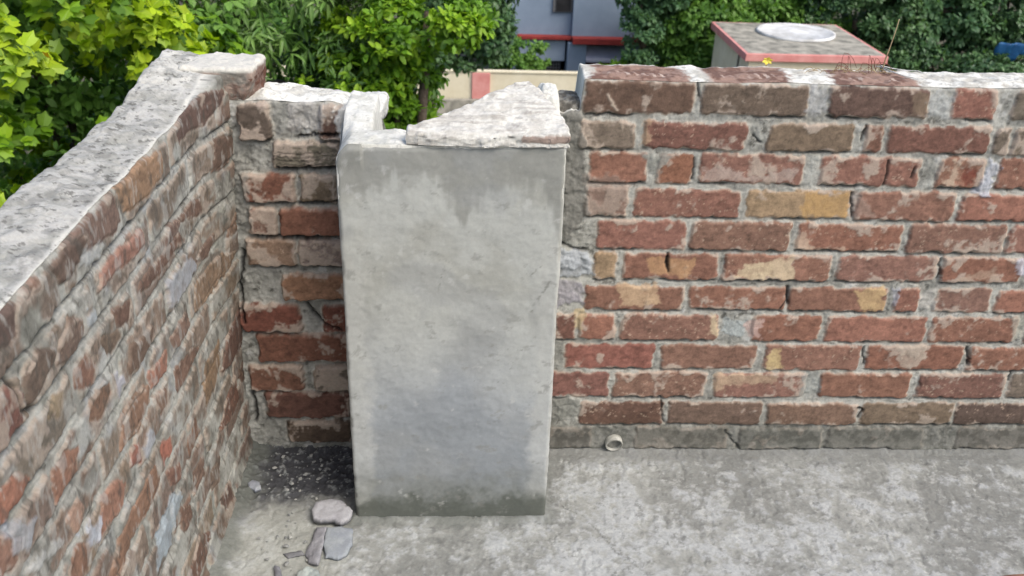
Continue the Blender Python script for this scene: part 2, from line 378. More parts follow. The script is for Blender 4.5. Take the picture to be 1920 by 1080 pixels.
# rows are parametrised on absolute height, only the last rows follow the ragged top
Vm=np.minimum(np.tile(sv[:,None]*vt.max(),(1,len(us))),vt[None,:]-(1-Sm)*.0005)
class P2(Painter):
    def win(s,u0,u1,v0,v1,m=.02):
        return Painter.win(s,u0,u1,v0,v1,m)
P=Painter(Um,Vm,11)
# win() uses column 0 heights; restore absolute heights there
P.vabs=sv*vt.max()
def win_abs(self):
    def f(u0,u1,v0,v1,m=.02):
        rr=np.where((self.vabs>v0-m)&(self.vabs<v1+m))[0]; c=np.where((self.u[0]>u0-m)&(self.u[0]<u1+m))[0]
        return None if len(rr)==0 or len(c)==0 else (slice(rr[0],rr[-1]+1),slice(c[0],c[-1]+1))
    return f
P.win=win_abs(P)
rr=random.Random(3)
for k,row in enumerate(RB):
    z0,z1=ROWS[k]; ym=sum(ROWY[k])/2; last=0
    for (x0,x1,c,sm) in row:
        a=hit(x0,ym,1,0)[0]; b=hit(x1,ym,1,0)[0]; last=b
        P.brick(a,b,z0+rr.uniform(-.001,.002),z1+rr.uniform(-.002,.001),c,sm,rr)
    x=last+.012
    while x<2.25:
        P.brick(x,x+.24,z0,z1,[r,r2,rd,A(140,104,92)][rr.randrange(4)],rr.uniform(.15,.4),rr); x+=.252
def pw(pts): return [tuple(hit(x,y,1,0)[[0,2]]) for x,y in pts]
def c5(pts): return pw([(1020+x/2.842,120+y/2.842) for x,y in pts])
def c6(pts): return pw([(1450+x/2.8426,120+y/2.8426) for x,y in pts])
def c7(pts): return pw([(1020+x/2.572,480+y/2.572) for x,y in pts])
def c8(pts): return pw([(1450+x/2.572,480+y/2.572) for x,y in pts])
mort=A(150,150,144); pale=A(200,178,158); lilac=A(172,172,180)
for pts,c,am,hh in [
  (c5([(520,305),(560,305),(560,435),(515,430)]),A(186,158,132),.8,0),
  (c5([(525,480),(720,480),(640,520),(590,610),(560,560)]),mort,1,.001),
  (c5([(215,590),(330,590),(440,640),(430,790),(215,800)]),A(150,132,122),.7,.002),
  (c5([(850,560),(950,540),(1080,590),(1340,560),(1310,625),(840,625)]),A(188,170,160),.75,0),
  (c5([(100,240),(190,230),(230,520),(230,800),(100,970)]),A(122,120,115),.85,.006),
  (c5([(90,980),(250,985),(250,1085),(60,1090)]),A(176,180,186),.95,.004),
  (c6([(150,690),(400,690),(385,815),(150,815)]),A(198,160,108),.75,0),
  (c6([(870,640),(920,600),(960,520),(1000,520),(960,640)]),pale,.85,.001),
  (c6([(1060,680),(1110,600),(1150,500),(1200,520),(1190,590),(1130,690)]),A(186,188,198),.95,.005),
  (c6([(1000,550),(1080,540),(1090,600),(1020,640)]),A(120,54,44),.7,-.002),
  (c6([(190,100),(290,130),(285,270),(185,270)]),A(182,182,184),.7,.001),
  (c6([(830,150),(950,140),(940,280),(820,280)]),A(180,182,182),.7,.001),
  (c6([(740,140),(830,150),(820,280),(720,280)]),A(140,122,104),.7,0),
  (c6([(410,690),(480,690),(540,810),(410,820)]),A(168,146,134),.6,0),
  (c6([(110,930),(150,860),(200,960),(360,980),(110,985)]),A(196,172,152),.8,0),
  (c7([(500,10),(730,10),(730,85),(500,90)]),A(186,148,112),.75,0),
  (c7([(920,90),(960,30),(1190,20),(1200,115),(930,95)]),A(210,190,160),.9,0),
  (c7([(360,140),(540,130),(560,225),(370,235)]),A(196,168,138),.85,0),
  (c7([(790,270),(835,270),(835,375),(785,370)]),A(200,180,152),.9,0),
  (c7([(870,300),(970,310),(960,390),(860,380)]),A(170,176,176),.9,.001),
  (c7([(970,330),(1040,300),(1050,390),(990,385)]),A(196,168,160),.8,0),
  (c7([(1060,470),(1130,450),(1140,530),(1070,540)]),A(206,184,138),.85,0),
  (c7([(60,120),(185,120),(190,225),(60,240)]),A(160,156,162),.95,.003),
  (c7([(60,0),(235,0),(235,88),(70,92)]),A(178,182,188),.95,.004),
  (c7([(150,270),(190,262),(185,350),(150,350)]),A(196,176,140),.8,0),
  (c7([(830,560),(1000,570),(1130,570),(1120,600),(880,620),(870,650),(820,640)]),A(196,172,146),.75,0),
  (c7([(60,670),(165,690),(160,770),(60,780)]),A(140,140,134),.9,.002),
  (c8([(390,170),(540,150),(535,262),(430,262),(395,220)]),A(206,178,134),.8,.001),
  (c8([(705,190),(790,150),(770,255),(700,255)]),A(186,182,176),.9,.001),
  (c8([(560,150),(640,140),(600,200),(580,250)]),lilac,.8,.002),
  (c8([(1150,30),(1215,0),(1215,100)]),A(192,192,204),.9,.002),
  (c8([(600,430),(740,420),(730,500),(650,540),(600,530)]),A(186,172,158),.85,.001),
  (c8([(0,10),(80,0),(95,110),(0,115)]),A(200,178,152),.7,0),
  (c8([(880,100),(1060,60),(1080,115),(890,112)]),A(190,165,145),.6,0),
  (c8([(150,560),(215,570),(230,660),(120,680)]),A(158,160,156),.8,.001),
  (c8([(1150,300),(1210,290),(1210,400),(1150,400)]),A(178,176,164),.7,.001),
 ]: P.blob(pts,c,am,hh)
for pts in [c5([(660,1010),(650,1050),(665,1080)]),c6([(605,510),(600,570),(585,640)]),c6([(750,550),(735,600)]),c6([(410,690),(415,810)]),
            c7([(590,0),(600,70)]),c7([(1175,150),(1165,210),(1140,250)]),c7([(560,700),(575,800)]),c7([(870,840),(930,920)]),c6([(490,330),(475,400)]),
            c8([(1150,550),(1130,600)]),c8([(430,440),(440,520)]),c8([(400,730),(430,740),(410,780)]),c8([(60,150),(65,230)]),c8([(930,440),(940,520)]),
            c8([(800,20),(795,100)]),c5([(800,500),(795,610)]),c5([(820,110),(825,170)]),c5([(1110,380),(1150,420)]),c5([(90,950),(160,980),(220,985)])]:
    P.line(pts,A(38,34,32),.0032,.006)
P.line(c5([(345,165),(360,200),(385,240)]),A(196,180,165),.003,-.002)
P.line(c5([(405,300),(415,335)]),A(186,170,155),.003,-.002)
# damp foot of the wall, soot on the top courses
P.c=mixc(P.c,P.c*np.array([.66,.66,.64]),sstep(.125,.06,P.v+(P.n1-.5)*.08)*.8)
P.c=mixc(P.c,mixc(A(104,104,99)+0*P.c,A(132,131,126),sstep(.4,.6,P.n2)),sstep(.082,.068,P.v+(P.n2-.5)*.012)*.62)
P.c=mixc(P.c,A(96,98,90)+0*P.c,sstep(.012,.0,P.v+(P.n2-.5)*.02)*.6)
P.h+=sstep(.03,.0,P.v)*.004
def topz_r(u,dd): return top_r(u)+(fbm(u,dd,.5,35,4,95)-.5)*.012*np.clip(dd/.02,0,1)+.004*np.clip(dd/.03,0,1)
BT=[(1095,1300),(1314,1500),(1560,1735)]
def topcol_r(u,dd):
    dd=dd+0*u; n=fbm(u,dd,.5,40,5,96,.65)
    c=mixc(A(196,192,184)+0*u[...,None],A(236,234,228),sstep(.35,.6,n)); c=mixc(c,A(150,146,140),sstep(.6,.7,fbm(u,dd,.1,90,5,97,.65))*.6)
    for a,b in BT:
        xa=hit(a,155,1,0)[0]; xb=hit(b,155,1,0)[0]
        m=sstep(xa+.01,xa+.03,u+(n-.5)*.05)*sstep(xb,xb-.02,u+(n-.5)*.05)*sstep(.12,.11,dd)
        bc=mixc(A(158,130,118)+0*u[...,None],A(120,92,82),sstep(.45,.6,n))
        notch=sstep(.1,.5,np.sin(u*330+dd*60))*sstep(.024,.03,dd)*sstep(.06,.045,dd)*sstep(xa+.05,xa+.06,u)*sstep(xb-.04,xb-.05,u)
        bc=mixc(bc,A(216,196,184),notch*sstep(.4,.6,n)*.75); c=mixc(c,bc,m)
    return c
RW=thing('brick_parapet_wall',(1.0,0,0),'long weathered red brick parapet right of the grey pillar, mostly bare brick faces','wall')
build_wall('brickwork',RW,P,us,vt,sv,lambda u,dd,z: np.stack([u,0*u+dd,0*u+z],-1),.125,topcol_r,M_BRICK,topz_r)
# cut plastic drain pipe in the wall foot
pc=np.array([hit(1151,832,1,-.012)[0],0,hit(1151,832,1,-.012)[2]]); ro,ri=.0215,.0185
n=40; th=np.arange(n)*2*math.pi/n; Vp=[]
for (yy,rd_) in ((.0,ro),(-.019,ro),(-.0195,ri),(.012,ri)):
    wob=1+.05*np.sin(th*2+.6)
    Vp.append(np.stack([pc[0]+np.cos(th)*rd_*wob,0*th+yy-(np.sin(th)*.004 if yy<-.01 else 0),pc[2]+np.sin(th)*rd_*wob],-1))
Vp=np.concatenate(Vp); q=[[k*n+i,k*n+(i+1)%n,(k+1)*n+(i+1)%n,(k+1)*n+i] for k in range(3) for i in range(n)]
pipe=mesh('drain_pipe',Vp,np.array(q),M_PVC,RW)
pipe['label']='short cut end of a pale plastic drain pipe at the wall foot'
thd=np.linspace(0,2*math.pi,24,endpoint=False)
dsc=MB(); dsc.tube([(pc[0],-.006,pc[2]-.002),(pc[0],-.004,pc[2]-.002)],.0186,24); dsc.build('cement_plug',mat_plain('grey_cement',A(120,118,112),A(170,168,160),90,.3,.001),pipe)

# ------------------------------------------------------------------ SHORT BRICK SECTION left of the pillar
us2=np.arange(-.56,-.2515,.0022); sv=np.linspace(0,1,NV)
def top_l(u): return .9055+(fbm(u,0*u+.7,.5,14,3,71)-.5)*.012-.01*sstep(-.30,-.25,u)
vt=top_l(us2); Um,Sm=np.meshgrid(us2,sv)
Vm=np.minimum(np.tile(sv[:,None]*vt.max(),(1,len(us2))),vt[None,:]-(1-Sm)*.0005)
P=Painter(Um,Vm,23); P.vabs=sv*vt.max(); P.win=win_abs(P)
LROW=[(195,262,[(447,508,A(104,88,80),.4),(598,660,A(116,82,74),.5)]),
 (264,312,[(512,640,A(124,112,104),.4)]),
 (325,378,[(455,552,A(140,82,66),.3),(565,632,A(132,108,90),.4),(634,700,r,.3)]),
 (388,440,[(468,520,A(150,104,92),.5),(526,640,A(162,98,74),.15)]),
 (447,497,[(466,557,A(168,128,104),.35),(560,650,A(140,122,118),.5)]),
 (512,560,[(530,650,A(164,110,78),.25)]),
 (568,620,[(450,565,A(146,72,58),.1),(608,680,A(140,72,60),.1)]),
 (624,676,[(484,660,A(142,84,68),.1)]),
 (682,730,[(470,570,A(138,86,68),.25),(590,680,g,.5)]),
 (732,780,[(500,660,A(118,72,60),.15)]),
 (786,826,[(540,660,A(104,80,68),.3)])]
for ya,yb,row in LROW:
    for x0,x1,c,sm in row:
        ym=(ya+yb)/2
        P.brick(hit(x0,ym,1,0)[0],hit(x1,ym,1,0)[0],hit(560,yb,1,0)[2],hit(560,ya,1,0)[2],c*.92,sm+.14,rr,h=.010)
P.h=P.h*1.3
for pts in [pw([(520,312),(560,314),(640,312)]),pw([(560,255),(600,252),(648,250)]),pw([(560,380),(632,377)]),pw([(480,440),(560,444),(630,441)]),pw([(575,570),(600,600),(640,615)]),
            pw([(455,470),(450,540),(462,600)]),pw([(475,730),(480,790)])]:
    P.line(pts,A(30,26,24),.004,.012)
for yy in (283,290,297,304): P.line(pw([(515,yy),(560,yy+3),(635,yy-2)]),A(84,76,70),.002,.003,.6)
P.blob(pw([(540,195),(610,192),(608,245),(540,245)]),A(176,172,168),.8,.002)
P.blob(pw([(625,200),(660,195),(660,260),(640,250)]),A(226,224,220),.9,.003)
P.blob(pw([(440,300),(462,300),(470,420),(445,420)]),A(150,148,142),.7,.006)
def topz_l(u,dd):
    return top_l(u)+(fbm(u,dd,.5,30,4,75)-.5)*.016*np.clip(dd/.02,0,1)+.006*np.clip(dd/.03,0,1)-.012*sstep(-.42,-.3,u)*dd/.125
def topcol_l(u,dd):
    dd=dd+0*u; n=fbm(u,dd,.5,40,5,76,.65)
    c=mixc(A(205,202,195)+0*u[...,None],A(240,238,232),sstep(.35,.6,n)); return mixc(c,A(150,146,140),sstep(.6,.7,fbm(u,dd,.1,90,5,77,.65))*.55)
LS=thing('brick_parapet_wall',(-.4,0,0),'short mortar-caked dark brick section recessed between the left wall and the pillar','wall')
build_wall('brickwork',LS,P,us2,vt,sv,lambda u,dd,z: np.stack([u,.001+0*u+dd,0*u+z],-1),.125,topcol_l,M_BRICK,topz_l)

# ------------------------------------------------------------------ LEFT PARAPET (mortar smeared), runs toward the camera
XL=-.545
us3=np.arange(-2.6,.126,.003); us3=np.concatenate([np.arange(-2.6,-1.2,.006),np.arange(-1.2,.125,.0024)])
def top_w(u): return .936+(fbm(u,0*u+.3,.5,7,3,51)-.5)*.012+(fbm(u,0*u+.3,.5,30,2,52)-.5)*.006+.030*sstep(-.24,.02,u)
vt=top_w(us3); sv=np.linspace(0,1,NV); Um,Sm=np.meshgrid(us3,sv)
Vm=np.minimum(np.tile(sv[:,None]*vt.max(),(1,len(us3))),vt[None,:]-(1-Sm)*.0005)
P=Painter(Um,Vm,37); P.h*=.55; P.vabs=sv*vt.max(); P.win=win_abs(P)
P.c=P.c*1.12
P.c=mixc(P.c,A(186,190,196)+0*P.c,sstep(.55,.68,fbm(Um,Vm,.5,11,3,38))*.6)
P.c=mixc(P.c,A(150,152,142)+0*P.c,sstep(.55,.68,fbm(Um,Vm,.5,13,3,39))*.5)
# diagonal trowel smears left by the pointing
dg=fbm(Um*90+Vm*60,Vm*22-Um*10,.5,.35,3,44); P.c=mixc(P.c,A(204,204,198)+0*P.c,sstep(.56,.68,dg)*.6); P.c=mixc(P.c,A(112,110,104)+0*P.c,sstep(.40,.30,dg)*.5)
P.h+=(dg-.5)*.002
wsh=fbm(Um*1.0,Vm*.35,.5,60,4,145,.65)
CH=.0779
LB=[A(146,120,108),A(138,112,100),A(152,124,108),A(142,108,96),A(132,112,102)]
for k in range(12):
    u=-1.45+(k%2)*.125+rr.uniform(-.02,.02)
    while u<.12:
        L_=.236+rr.uniform(-.01,.012)
        e=[(u+.006,k*CH+.016),(u+.03,k*CH+.009),(u+L_-.03,k*CH+.009),(u+L_-.006,k*CH+.018),(u+L_-.008,k*CH+.058),(u+L_-.03,k*CH+.068),(u+.03,k*CH+.069),(u+.008,k*CH+.058)]
        keepc=P.c.copy(); P.brick(u+.004,u+L_-.004,k*CH+.009,k*CH+.070,LB[rr.randrange(5)],rr.uniform(.25,.5),rr,h=.004)
        hide=sstep(.47,.62,fbm(Um*.7,Vm,.5,13,4,k*3+140,.6))*.85+.10
        P.c=mixc(P.c,keepc,np.clip(hide,0,1)); u+=.25
for k in range(12):
    zk=k*CH; wob=(fbm(Um[0],0*Um[0]+k,.5,3,3,k+60)-.5)*.014
    g=np.exp(-((Vm-zk-.004-wob[None,:]*.5)/.0026)**2)*sstep(.36,.52,fbm(Um,0*Um+k*3.3,.5,12,3,81))
    P.c=mixc(P.c,A(66,64,60)+0*P.c,g*.8); P.h-=g*.007
def PL(ox,oy,pts): return [tuple(hit(ox+x/2.7,oy+y/2.7,0,XL)[[1,2]]) for x,y in pts]
PA=[(0,80,[
 ([(880,440),(940,320),(1000,265),(1050,245),(1030,330),(990,420),(950,440),(900,500)],(122,93,84)),
 ([(1030,490),(1060,480),(1095,470),(1085,600),(1035,660)],(132,100,90)),
 ([(575,700),(700,600),(800,560),(815,660),(760,740),(700,790),(620,850)],(172,132,102)),
 ([(310,1040),(400,930),(500,840),(560,770),(600,900),(560,960),(480,1010),(380,1075)],(136,108,98)),
 ([(950,820),(1000,790),(1010,860),(900,900)],(140,106,96)),
 ([(1130,860),(1190,750),(1195,880),(1110,980)],(138,108,98)),
 ([(640,990),(710,940),(715,1010),(600,1080)],(172,114,98)),
 ([(850,930),(900,900),(880,1000),(820,1080)],(134,100,92)),
 ([(1130,640),(1170,600),(1180,700),(1140,730)],(130,100,90))]),
 (0,400,[
 ([(640,150),(700,80),(710,150),(660,230),(600,260),(520,340),(490,390),(495,320),(560,220)],(174,114,98)),
 ([(830,190),(890,100),(920,130),(860,210),(740,370),(690,400),(700,350)],(136,100,90)),
 ([(1000,190),(1060,110),(1040,220),(980,240)],(136,100,94)),
 ([(980,370),(1080,220),(1140,200),(1130,270),(1050,420),(980,500)],(160,124,98)),
 ([(250,280),(350,160),(420,130),(380,230),(340,330),(290,340)],(124,98,92)),
 ([(560,500),(640,450),(630,550),(580,560)],(136,96,86)),
 ([(290,640),(330,540),(400,540),(400,620),(350,720),(270,760)],(130,104,92)),
 ([(100,880),(180,700),(260,690),(250,760),(200,850),(140,950)],(120,96,88)),
 ([(370,810),(430,710),(470,790),(450,860),(380,870)],(160,110,98)),
 ([(640,780),(650,680),(700,640),(760,570),(750,660),(690,770),(650,810)],(130,100,90)),
 ([(850,640),(930,500),(950,560),(920,640),(880,680)],(150,114,102)),
 ([(740,830),(830,690),(830,790),(770,880)],(186,116,98)),
 ([(880,800),(960,690),(1000,680),(960,790),(890,900)],(146,104,92)),
 ([(1030,780),(1100,650),(1110,750),(1080,870),(1030,980)],(146,115,92)),
 ([(1180,500),(1240,400),(1240,600),(1160,760),(1110,800),(1140,640)],(134,90,78)),
 ([(440,1040),(450,950),(540,870),(550,910),(500,1030)],(156,115,98)),
 ([(590,1060),(640,960),(720,870),(740,950),(700,1080),(600,1200)],(158,118,98)),
 ([(770,940),(830,880),(830,970),(790,1020)],(146,110,94)),
 ([(1200,790),(1260,690),(1260,790),(1220,860)],(126,90,76)),
 ([(500,640),(580,600),(600,620),(530,720)],(136,110,96)),
 ([(100,360),(180,330),(190,370),(120,420)],(156,115,104)),
 ([(-60,560),(0,500),(60,470),(60,620),(-60,740)],(116,90,84))]),
 (0,680,[
 ([(-90,720),(0,630),(60,560),(130,600),(100,680),(0,790)],(182,110,88)),
 ([(260,560),(310,450),(380,450),(370,540),(280,720)],(168,115,96)),
 ([(510,680),(580,590),(620,620),(600,740),(480,900),(500,780)],(172,115,94)),
 ([(370,940),(450,920),(420,1080),(330,1130)],(166,114,92)),
 ([(680,700),(770,520),(800,600),(740,740),(650,900),(580,1130),(540,1100),(600,880)],(160,110,92)),
 ([(660,440),(690,420),(700,500),(650,520)],(172,105,88)),
 ([(600,330),(650,230),(740,120),(720,260),(660,330),(600,440)],(156,115,96)),
 ([(800,430),(850,380),(860,440),(820,500)],(190,108,86)),
 ([(840,560),(900,520),(910,580),(860,620)],(160,104,90)),
 ([(940,420),(980,280),(1000,350),(960,480)],(146,104,88)),
 ([(1130,200),(1180,70),(1200,180),(1150,300),(1110,340)],(132,90,75)),
 ([(970,560),(1020,470),(1030,560),(980,660)],(134,104,92)),
 ([(1060,560),(1100,480),(1100,600),(1070,640)],(122,98,86)),
 ([(1110,680),(1160,600),(1170,680),(1130,740)],(130,94,84)),
 ([(900,760),(950,680),(960,780),(920,860)],(132,94,82)),
 ([(950,1080),(1000,880),(1060,860),(1040,960),(980,1130)],(136,92,80)),
 ([(330,800),(380,690),(410,740),(380,850)],(196,150,134)),
 ([(-80,960),(0,880),(70,900),(60,1000),(-20,1100)],(166,115,96)),
 ([(230,270),(260,180),(300,150),(280,270)],(154,132,108))])]
for ox,oy,lst in PA:
    for pts,c in lst:
        q=PL(ox,oy,pts); q=[(a,b) for a,b in q]
        c0=A(*c); a=np.array(q); P.brick(a[:,0].min(),a[:,0].max(),a[:,1].min(),a[:,1].max(),c0,.14,rr,expo=q,h=.0042)
for k in range(12):                                  # the run of wall beside and behind the viewer
    u=-2.7+(k%2)*.12
    while u<-1.16:
        if rr.random()<.75:
            a,b=u+rr.uniform(.01,.07),u+.235-rr.uniform(.01,.07); z0=k*CH+.014; z1=z0+.058
            e=[(a,z0+.015),(a+.03,z0),(b-.02,z0),(b,z0+.03),(b-.03,z1),(a+.02,z1)]
            P.brick(a,b,z0,z1,[r,r2,rd,A(150,112,94)][rr.randrange(4)],.35,rr,expo=e)
        u+=.25
P.c=mixc(P.c,A(206,206,202)+0*P.c,sstep(.58,.70,wsh)*.4); P.c=mixc(P.c,A(92,88,82)+0*P.c,sstep(.37,.30,wsh)*.55)
P.line(PL(0,400,[(20,800),(60,900),(90,1000),(170,990)]),A(40,38,36),.004,.008)
P.line(PL(0,680,[(1040,920),(1090,1080)]),A(190,190,192),.003,-.002)
for ox,oy,pts,c in [(0,680,[(0,860),(60,790),(160,790),(120,920),(40,960)],(186,190,198)),(0,680,[(780,880),(860,660),(910,680),(860,900),(780,1060)],(176,188,198)),
   (0,680,[(130,1060),(230,930),(330,850),(240,1000),(150,1080)],(206,206,204)),(0,400,[(830,340),(960,210),(980,260),(930,400),(850,480)],(180,184,192)),
   (0,680,[(560,160),(580,60),(640,80),(600,170)],(188,186,196)),(0,400,[(390,540),(470,470),(480,560),(420,560)],(186,192,198)),(0,400,[(400,180),(520,160),(480,230),(390,250)],(190,192,192)),
   (0,680,[(700,440),(740,330),(780,380),(730,480)],(184,188,196)),(0,680,[(400,860),(500,770),(480,900),(440,920)],(196,202,214))]:
    P.blob(PL(ox,oy,pts),A(*c),.85,.003)
P.c=mixc(P.c,P.c*np.array([.8,.8,.78]),sstep(.10,.03,P.v+(P.n1-.5)*.1)*.7)
P.h+=sstep(.04,.0,P.v)*.008
TW=.118
def topz_w(u,dd): return top_w(u)+(fbm(u,dd,.5,28,4,55,.6)-.5)*.014*np.clip(dd/.02,0,1)+.016*np.clip(dd/.09,0,1)
def topcol_w(u,dd):
    dd=dd+0*u; n=fbm(u,dd,.5,30,5,56,.65)
    c=mixc(A(168,167,162)+0*u[...,None],A(192,190,186),sstep(.35,.62,n))
    c=mixc(c,A(126,125,121),sstep(.5,.68,fbm(u,dd*1.3,.1,38,6,57,.65))*.6); c=mixc(c,A(222,219,212),sstep(.012,.004,dd+(n-.5)*.012)*.8+.6*sstep(-.25,.0,u)*sstep(.4,.55,n)*(dd>.02)); return mixc(c,A(84,82,78),sstep(.62,.69,fbm(u,dd,.1,110,4,58,.65))*.7)
P.c=P.c*.80+P.c.mean(axis=(0,1))*.0
P.h+=.036*sstep(-.20,.03,P.u)*sstep(.2,.9,P.v)
WL=thing('brick_parapet_wall',(XL,-1.0,0),'mortar-smeared brick parapet along the left with pale cement coping, running toward the viewer','wall')
build_wall('brickwork',WL,P,us3,vt,sv,lambda u,dd,z: np.stack([XL-dd,u,0*u+z],-1),TW,topcol_w,M_BRICK,topz_w,54)

# rough lump meshes -------------------------------------------------
def ico(sub=4):
    import bmesh
    bm=bmesh.new(); bmesh.ops.create_icosphere(bm,subdivisions=sub,radius=1)
    V=np.array([v.co[:] for v in bm.verts]); Fs=np.array([[v.index for v in f.verts] for f in bm.faces]); bm.free(); return V,Fs
ICO={k:ico(k) for k in (2,3,4,5)}
def lump(c,size,sub=4,boxy=.6,rough=.12,freq=1.6,seed=0,rot=0,tilt=(0,0)):
    V,Fs=ICO[sub]; V=V.copy()
    q=np.abs(V)**(1/(1-boxy*.75)); s=(q.sum(1))**(1-boxy*.75); V=V/np.maximum(s,1e-6)[:,None]*1.0
    m=np.abs(V).max(1)
    n=fbm(V[:,0]+seed*3.1,V[:,1],V[:,2]+seed,freq,4,seed,.55)-.5; n2=fbm(V[:,0]*3+seed,V[:,1]*3,V[:,2]*3,freq*2.5,3,seed+4,.6)-.5
    V=V*(1+rough*2.2*n+rough*.7*n2)[:,None]*np.array(size)/2
    E=Matrix.Rotation(rot,3,'Z')@Matrix.Rotation(tilt[0],3,'X')@Matrix.Rotation(tilt[1],3,'Y')
    return V@np.array(E).T+np.array(c),Fs
def lumpcol(V,c1,c2,seed,f=60,c3=None):
    n=fbm(V[:,0],V[:,1],V[:,2],f,4,seed,.65); c=mixc(np.asarray(c1)+0*V,np.asarray(c2)+0*V,sstep(.38,.62,n))
    if c3 is not None: c=mixc(c,np.asarray(c3)+0*V,sstep(.60,.72,fbm(V[:,0],V[:,1],V[:,2],f*1.6,5,seed+3,.65))*.6)
    return c
# broken end brick laid across the corner, part of the left wall: an angular block
def block(x0,x1,y0,y1,z0,z1,n=26,rough=.006,seed=0,rnd=.006,taper=None):
    V=[];Q=[];off=0; t=np.linspace(-1,1,n); a,b=np.meshgrid(t,t); o1=np.ones_like(a)
    for ax in range(3):
        for sg in (-1,1):
            q=[None]*3; q[ax]=o1*sg; q[(ax+1)%3]=a; q[(ax+2)%3]=b
            V.append(np.stack(q,-1).reshape(-1,3)); f=grid_faces(n,n,off); Q.append(f if sg>0 else f[:,::-1]); off+=n*n
    V=np.concatenate(V); hs=np.array([x1-x0,y1-y0,z1-z0])/2; c=np.array([x1+x0,y1+y0,z1+z0])/2
    W=V*hs; inn=np.clip(W,-(hs-rnd),hs-rnd); d=W-inn; L=np.linalg.norm(d,axis=1)[:,None]; N=d/np.maximum(L,1e-9); W=inn+N*np.minimum(L,rnd)
    P_=W+c; nn=fbm(P_[:,0],P_[:,1],P_[:,2],28,5,seed,.6)-.5
    P_=P_+N*(nn*rough*2)[:,None]
    if taper is not None: P_=taper(P_)
    return P_,np.concatenate(Q)
def tpr(V):
    V=V.copy(); low=np.clip((.955-V[:,2])/.05,0,1); fr=np.clip((.06-V[:,1])/.06,0,1)
    V[:,0]+=low*fr*np.clip((-.49-V[:,0])/.05,-1,0)*.03; V[:,1]+=low**2*fr*.012; return V
V,Fs=block(-.600,-.449,-.006,.124,.902,.976,40,.009,5,.009,tpr)
c=lumpcol(V,A(138,112,102),A(172,152,140),9,45,A(88,74,66)); c=mixc(c,A(150,146,138)+0*c,sstep(.5,.6,fbm(V[:,0],V[:,1],V[:,2],26,4,19,.6))*.8); up=sstep(.962,.972,V[:,2]); c=mixc(c,A(226,222,214)+0*c,up)
c=mixc(c,A(110,76,64)+0*c,(V[:,0]>-.458)*sstep(.45,.55,fbm(V[:,1],V[:,2],.5,60,3,8))*(V[:,2]<.955))
eb=mesh('end_brick',V,Fs,M_LIME,WL,None,c); eb['label']='broken brick end sticking out over the corner under white mortar'

# ------------------------------------------------------------------ PILLAR
px0,px1,py0,py1=-.2522,.1870,-.2632,.0; zb=0
PILLAR=thing('concrete_pillar',(-.033,-.13,0),'smooth grey cement-plastered square pillar in the middle with dark wet band near its top','pillar')
r_=.007; per=[]
def seg(a,b,st): 
    n=max(2,int(abs(b-a)/st)); return np.linspace(a,b,n,endpoint=False)
for x in seg(px0+r_,px1-r_,.003): per.append((x,py0,0,-1))
for t in seg(-math.pi/2,0,.4): per.append((px1-r_+r_*math.cos(t),py0+r_+r_*math.sin(t),math.cos(t),math.sin(t)))
for y in seg(py0+r_,py1,.006): per.append((px1,y,1,0))
for x in seg(px1,px0,.02): per.append((x,py1,0,1))
for y in seg(py1,py0+r_,.006): per.append((px0,y,-1,0))
for t in seg(-math.pi,-math.pi/2,.4): per.append((px0+r_+r_*math.cos(t),py0+r_+r_*math.sin(t),math.cos(t),math.sin(t)))
per=np.array(per); npz=300
def ptop(x,y):
    z=.9045+.006*sstep(-.1,.19,x)+(fbm(x,y,.5,22,3,201)-.5)*.006
    z=z-sstep(-.175,-.12,y)*sstep(-.192,-.180,x)*sstep(.12,.07,x)*.088
    return z-.030*np.clip((-.226-x)/.026,0,1)**1.3*sstep(-.1,-.2,y)
S=np.linspace(0,1,npz)[:,None]; tp=ptop(per[:,0],per[:,1])[None,:]
Z=S*tp; X=per[:,0][None,:]+0*Z; Yy=per[:,1][None,:]+0*Z; NX,NY=per[:,2],per[:,3]
side=X+Yy*1.0
n1=fbm(side,Z,.5,7,4,211); n2=fbm(side,Z,.5,30,4,212,.6); n3=fbm(side,Z,.5,110,3,213,.6)
disp=(n1-.5)*.004+(n2-.5)*.0022+(n3-.5)*.0009+ .004*sstep(.84,.9,Z)*(X<-.2)
# the left edge leans out a little below the chipped corner
disp-=sstep(.985,1,S)*.004
c=mixc(A(172,172,167)+0*Z[...,None],A(186,187,184),sstep(.4,.6,n1))
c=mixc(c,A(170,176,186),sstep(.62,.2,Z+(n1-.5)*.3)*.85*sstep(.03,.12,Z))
xx=(X-px0)/(px1-px0)
# damp band: edge height read off the photo along the width
eb=np.interp(xx,[0,.12,.25,.36,.44,.50,.56,.60,.72,.9,.94,1],[.80,.795,.825,.845,.84,.79,.73,.80,.825,.832,.78,.70])
drip=fbm(X*3,Z*.12,.5,26,3,219)
band=sstep(-.018,.022,Z-eb+(n2-.5)*.05+(n3-.5)*.015+(drip-.5)*.07)*(NY<-.5)
c=mixc(c,A(146,146,142),band*.8); c=mixc(c,A(160,160,156),band*sstep(.45,.6,n2)*.5)
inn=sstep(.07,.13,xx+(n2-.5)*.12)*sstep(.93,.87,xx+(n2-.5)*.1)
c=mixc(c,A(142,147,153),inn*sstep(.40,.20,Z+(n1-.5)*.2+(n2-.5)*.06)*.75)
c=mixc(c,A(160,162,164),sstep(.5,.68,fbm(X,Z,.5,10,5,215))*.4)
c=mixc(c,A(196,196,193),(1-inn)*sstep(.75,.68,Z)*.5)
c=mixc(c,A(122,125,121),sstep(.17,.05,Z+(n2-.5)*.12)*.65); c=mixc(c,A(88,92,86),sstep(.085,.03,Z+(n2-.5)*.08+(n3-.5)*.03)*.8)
tro=fbm(X*2.0,Z*4.5,.3,6,5,240,.6); c=c*(1+(tro-.5)*.09)[...,None]; disp+=(tro-.5)*.002*(Z>.02)
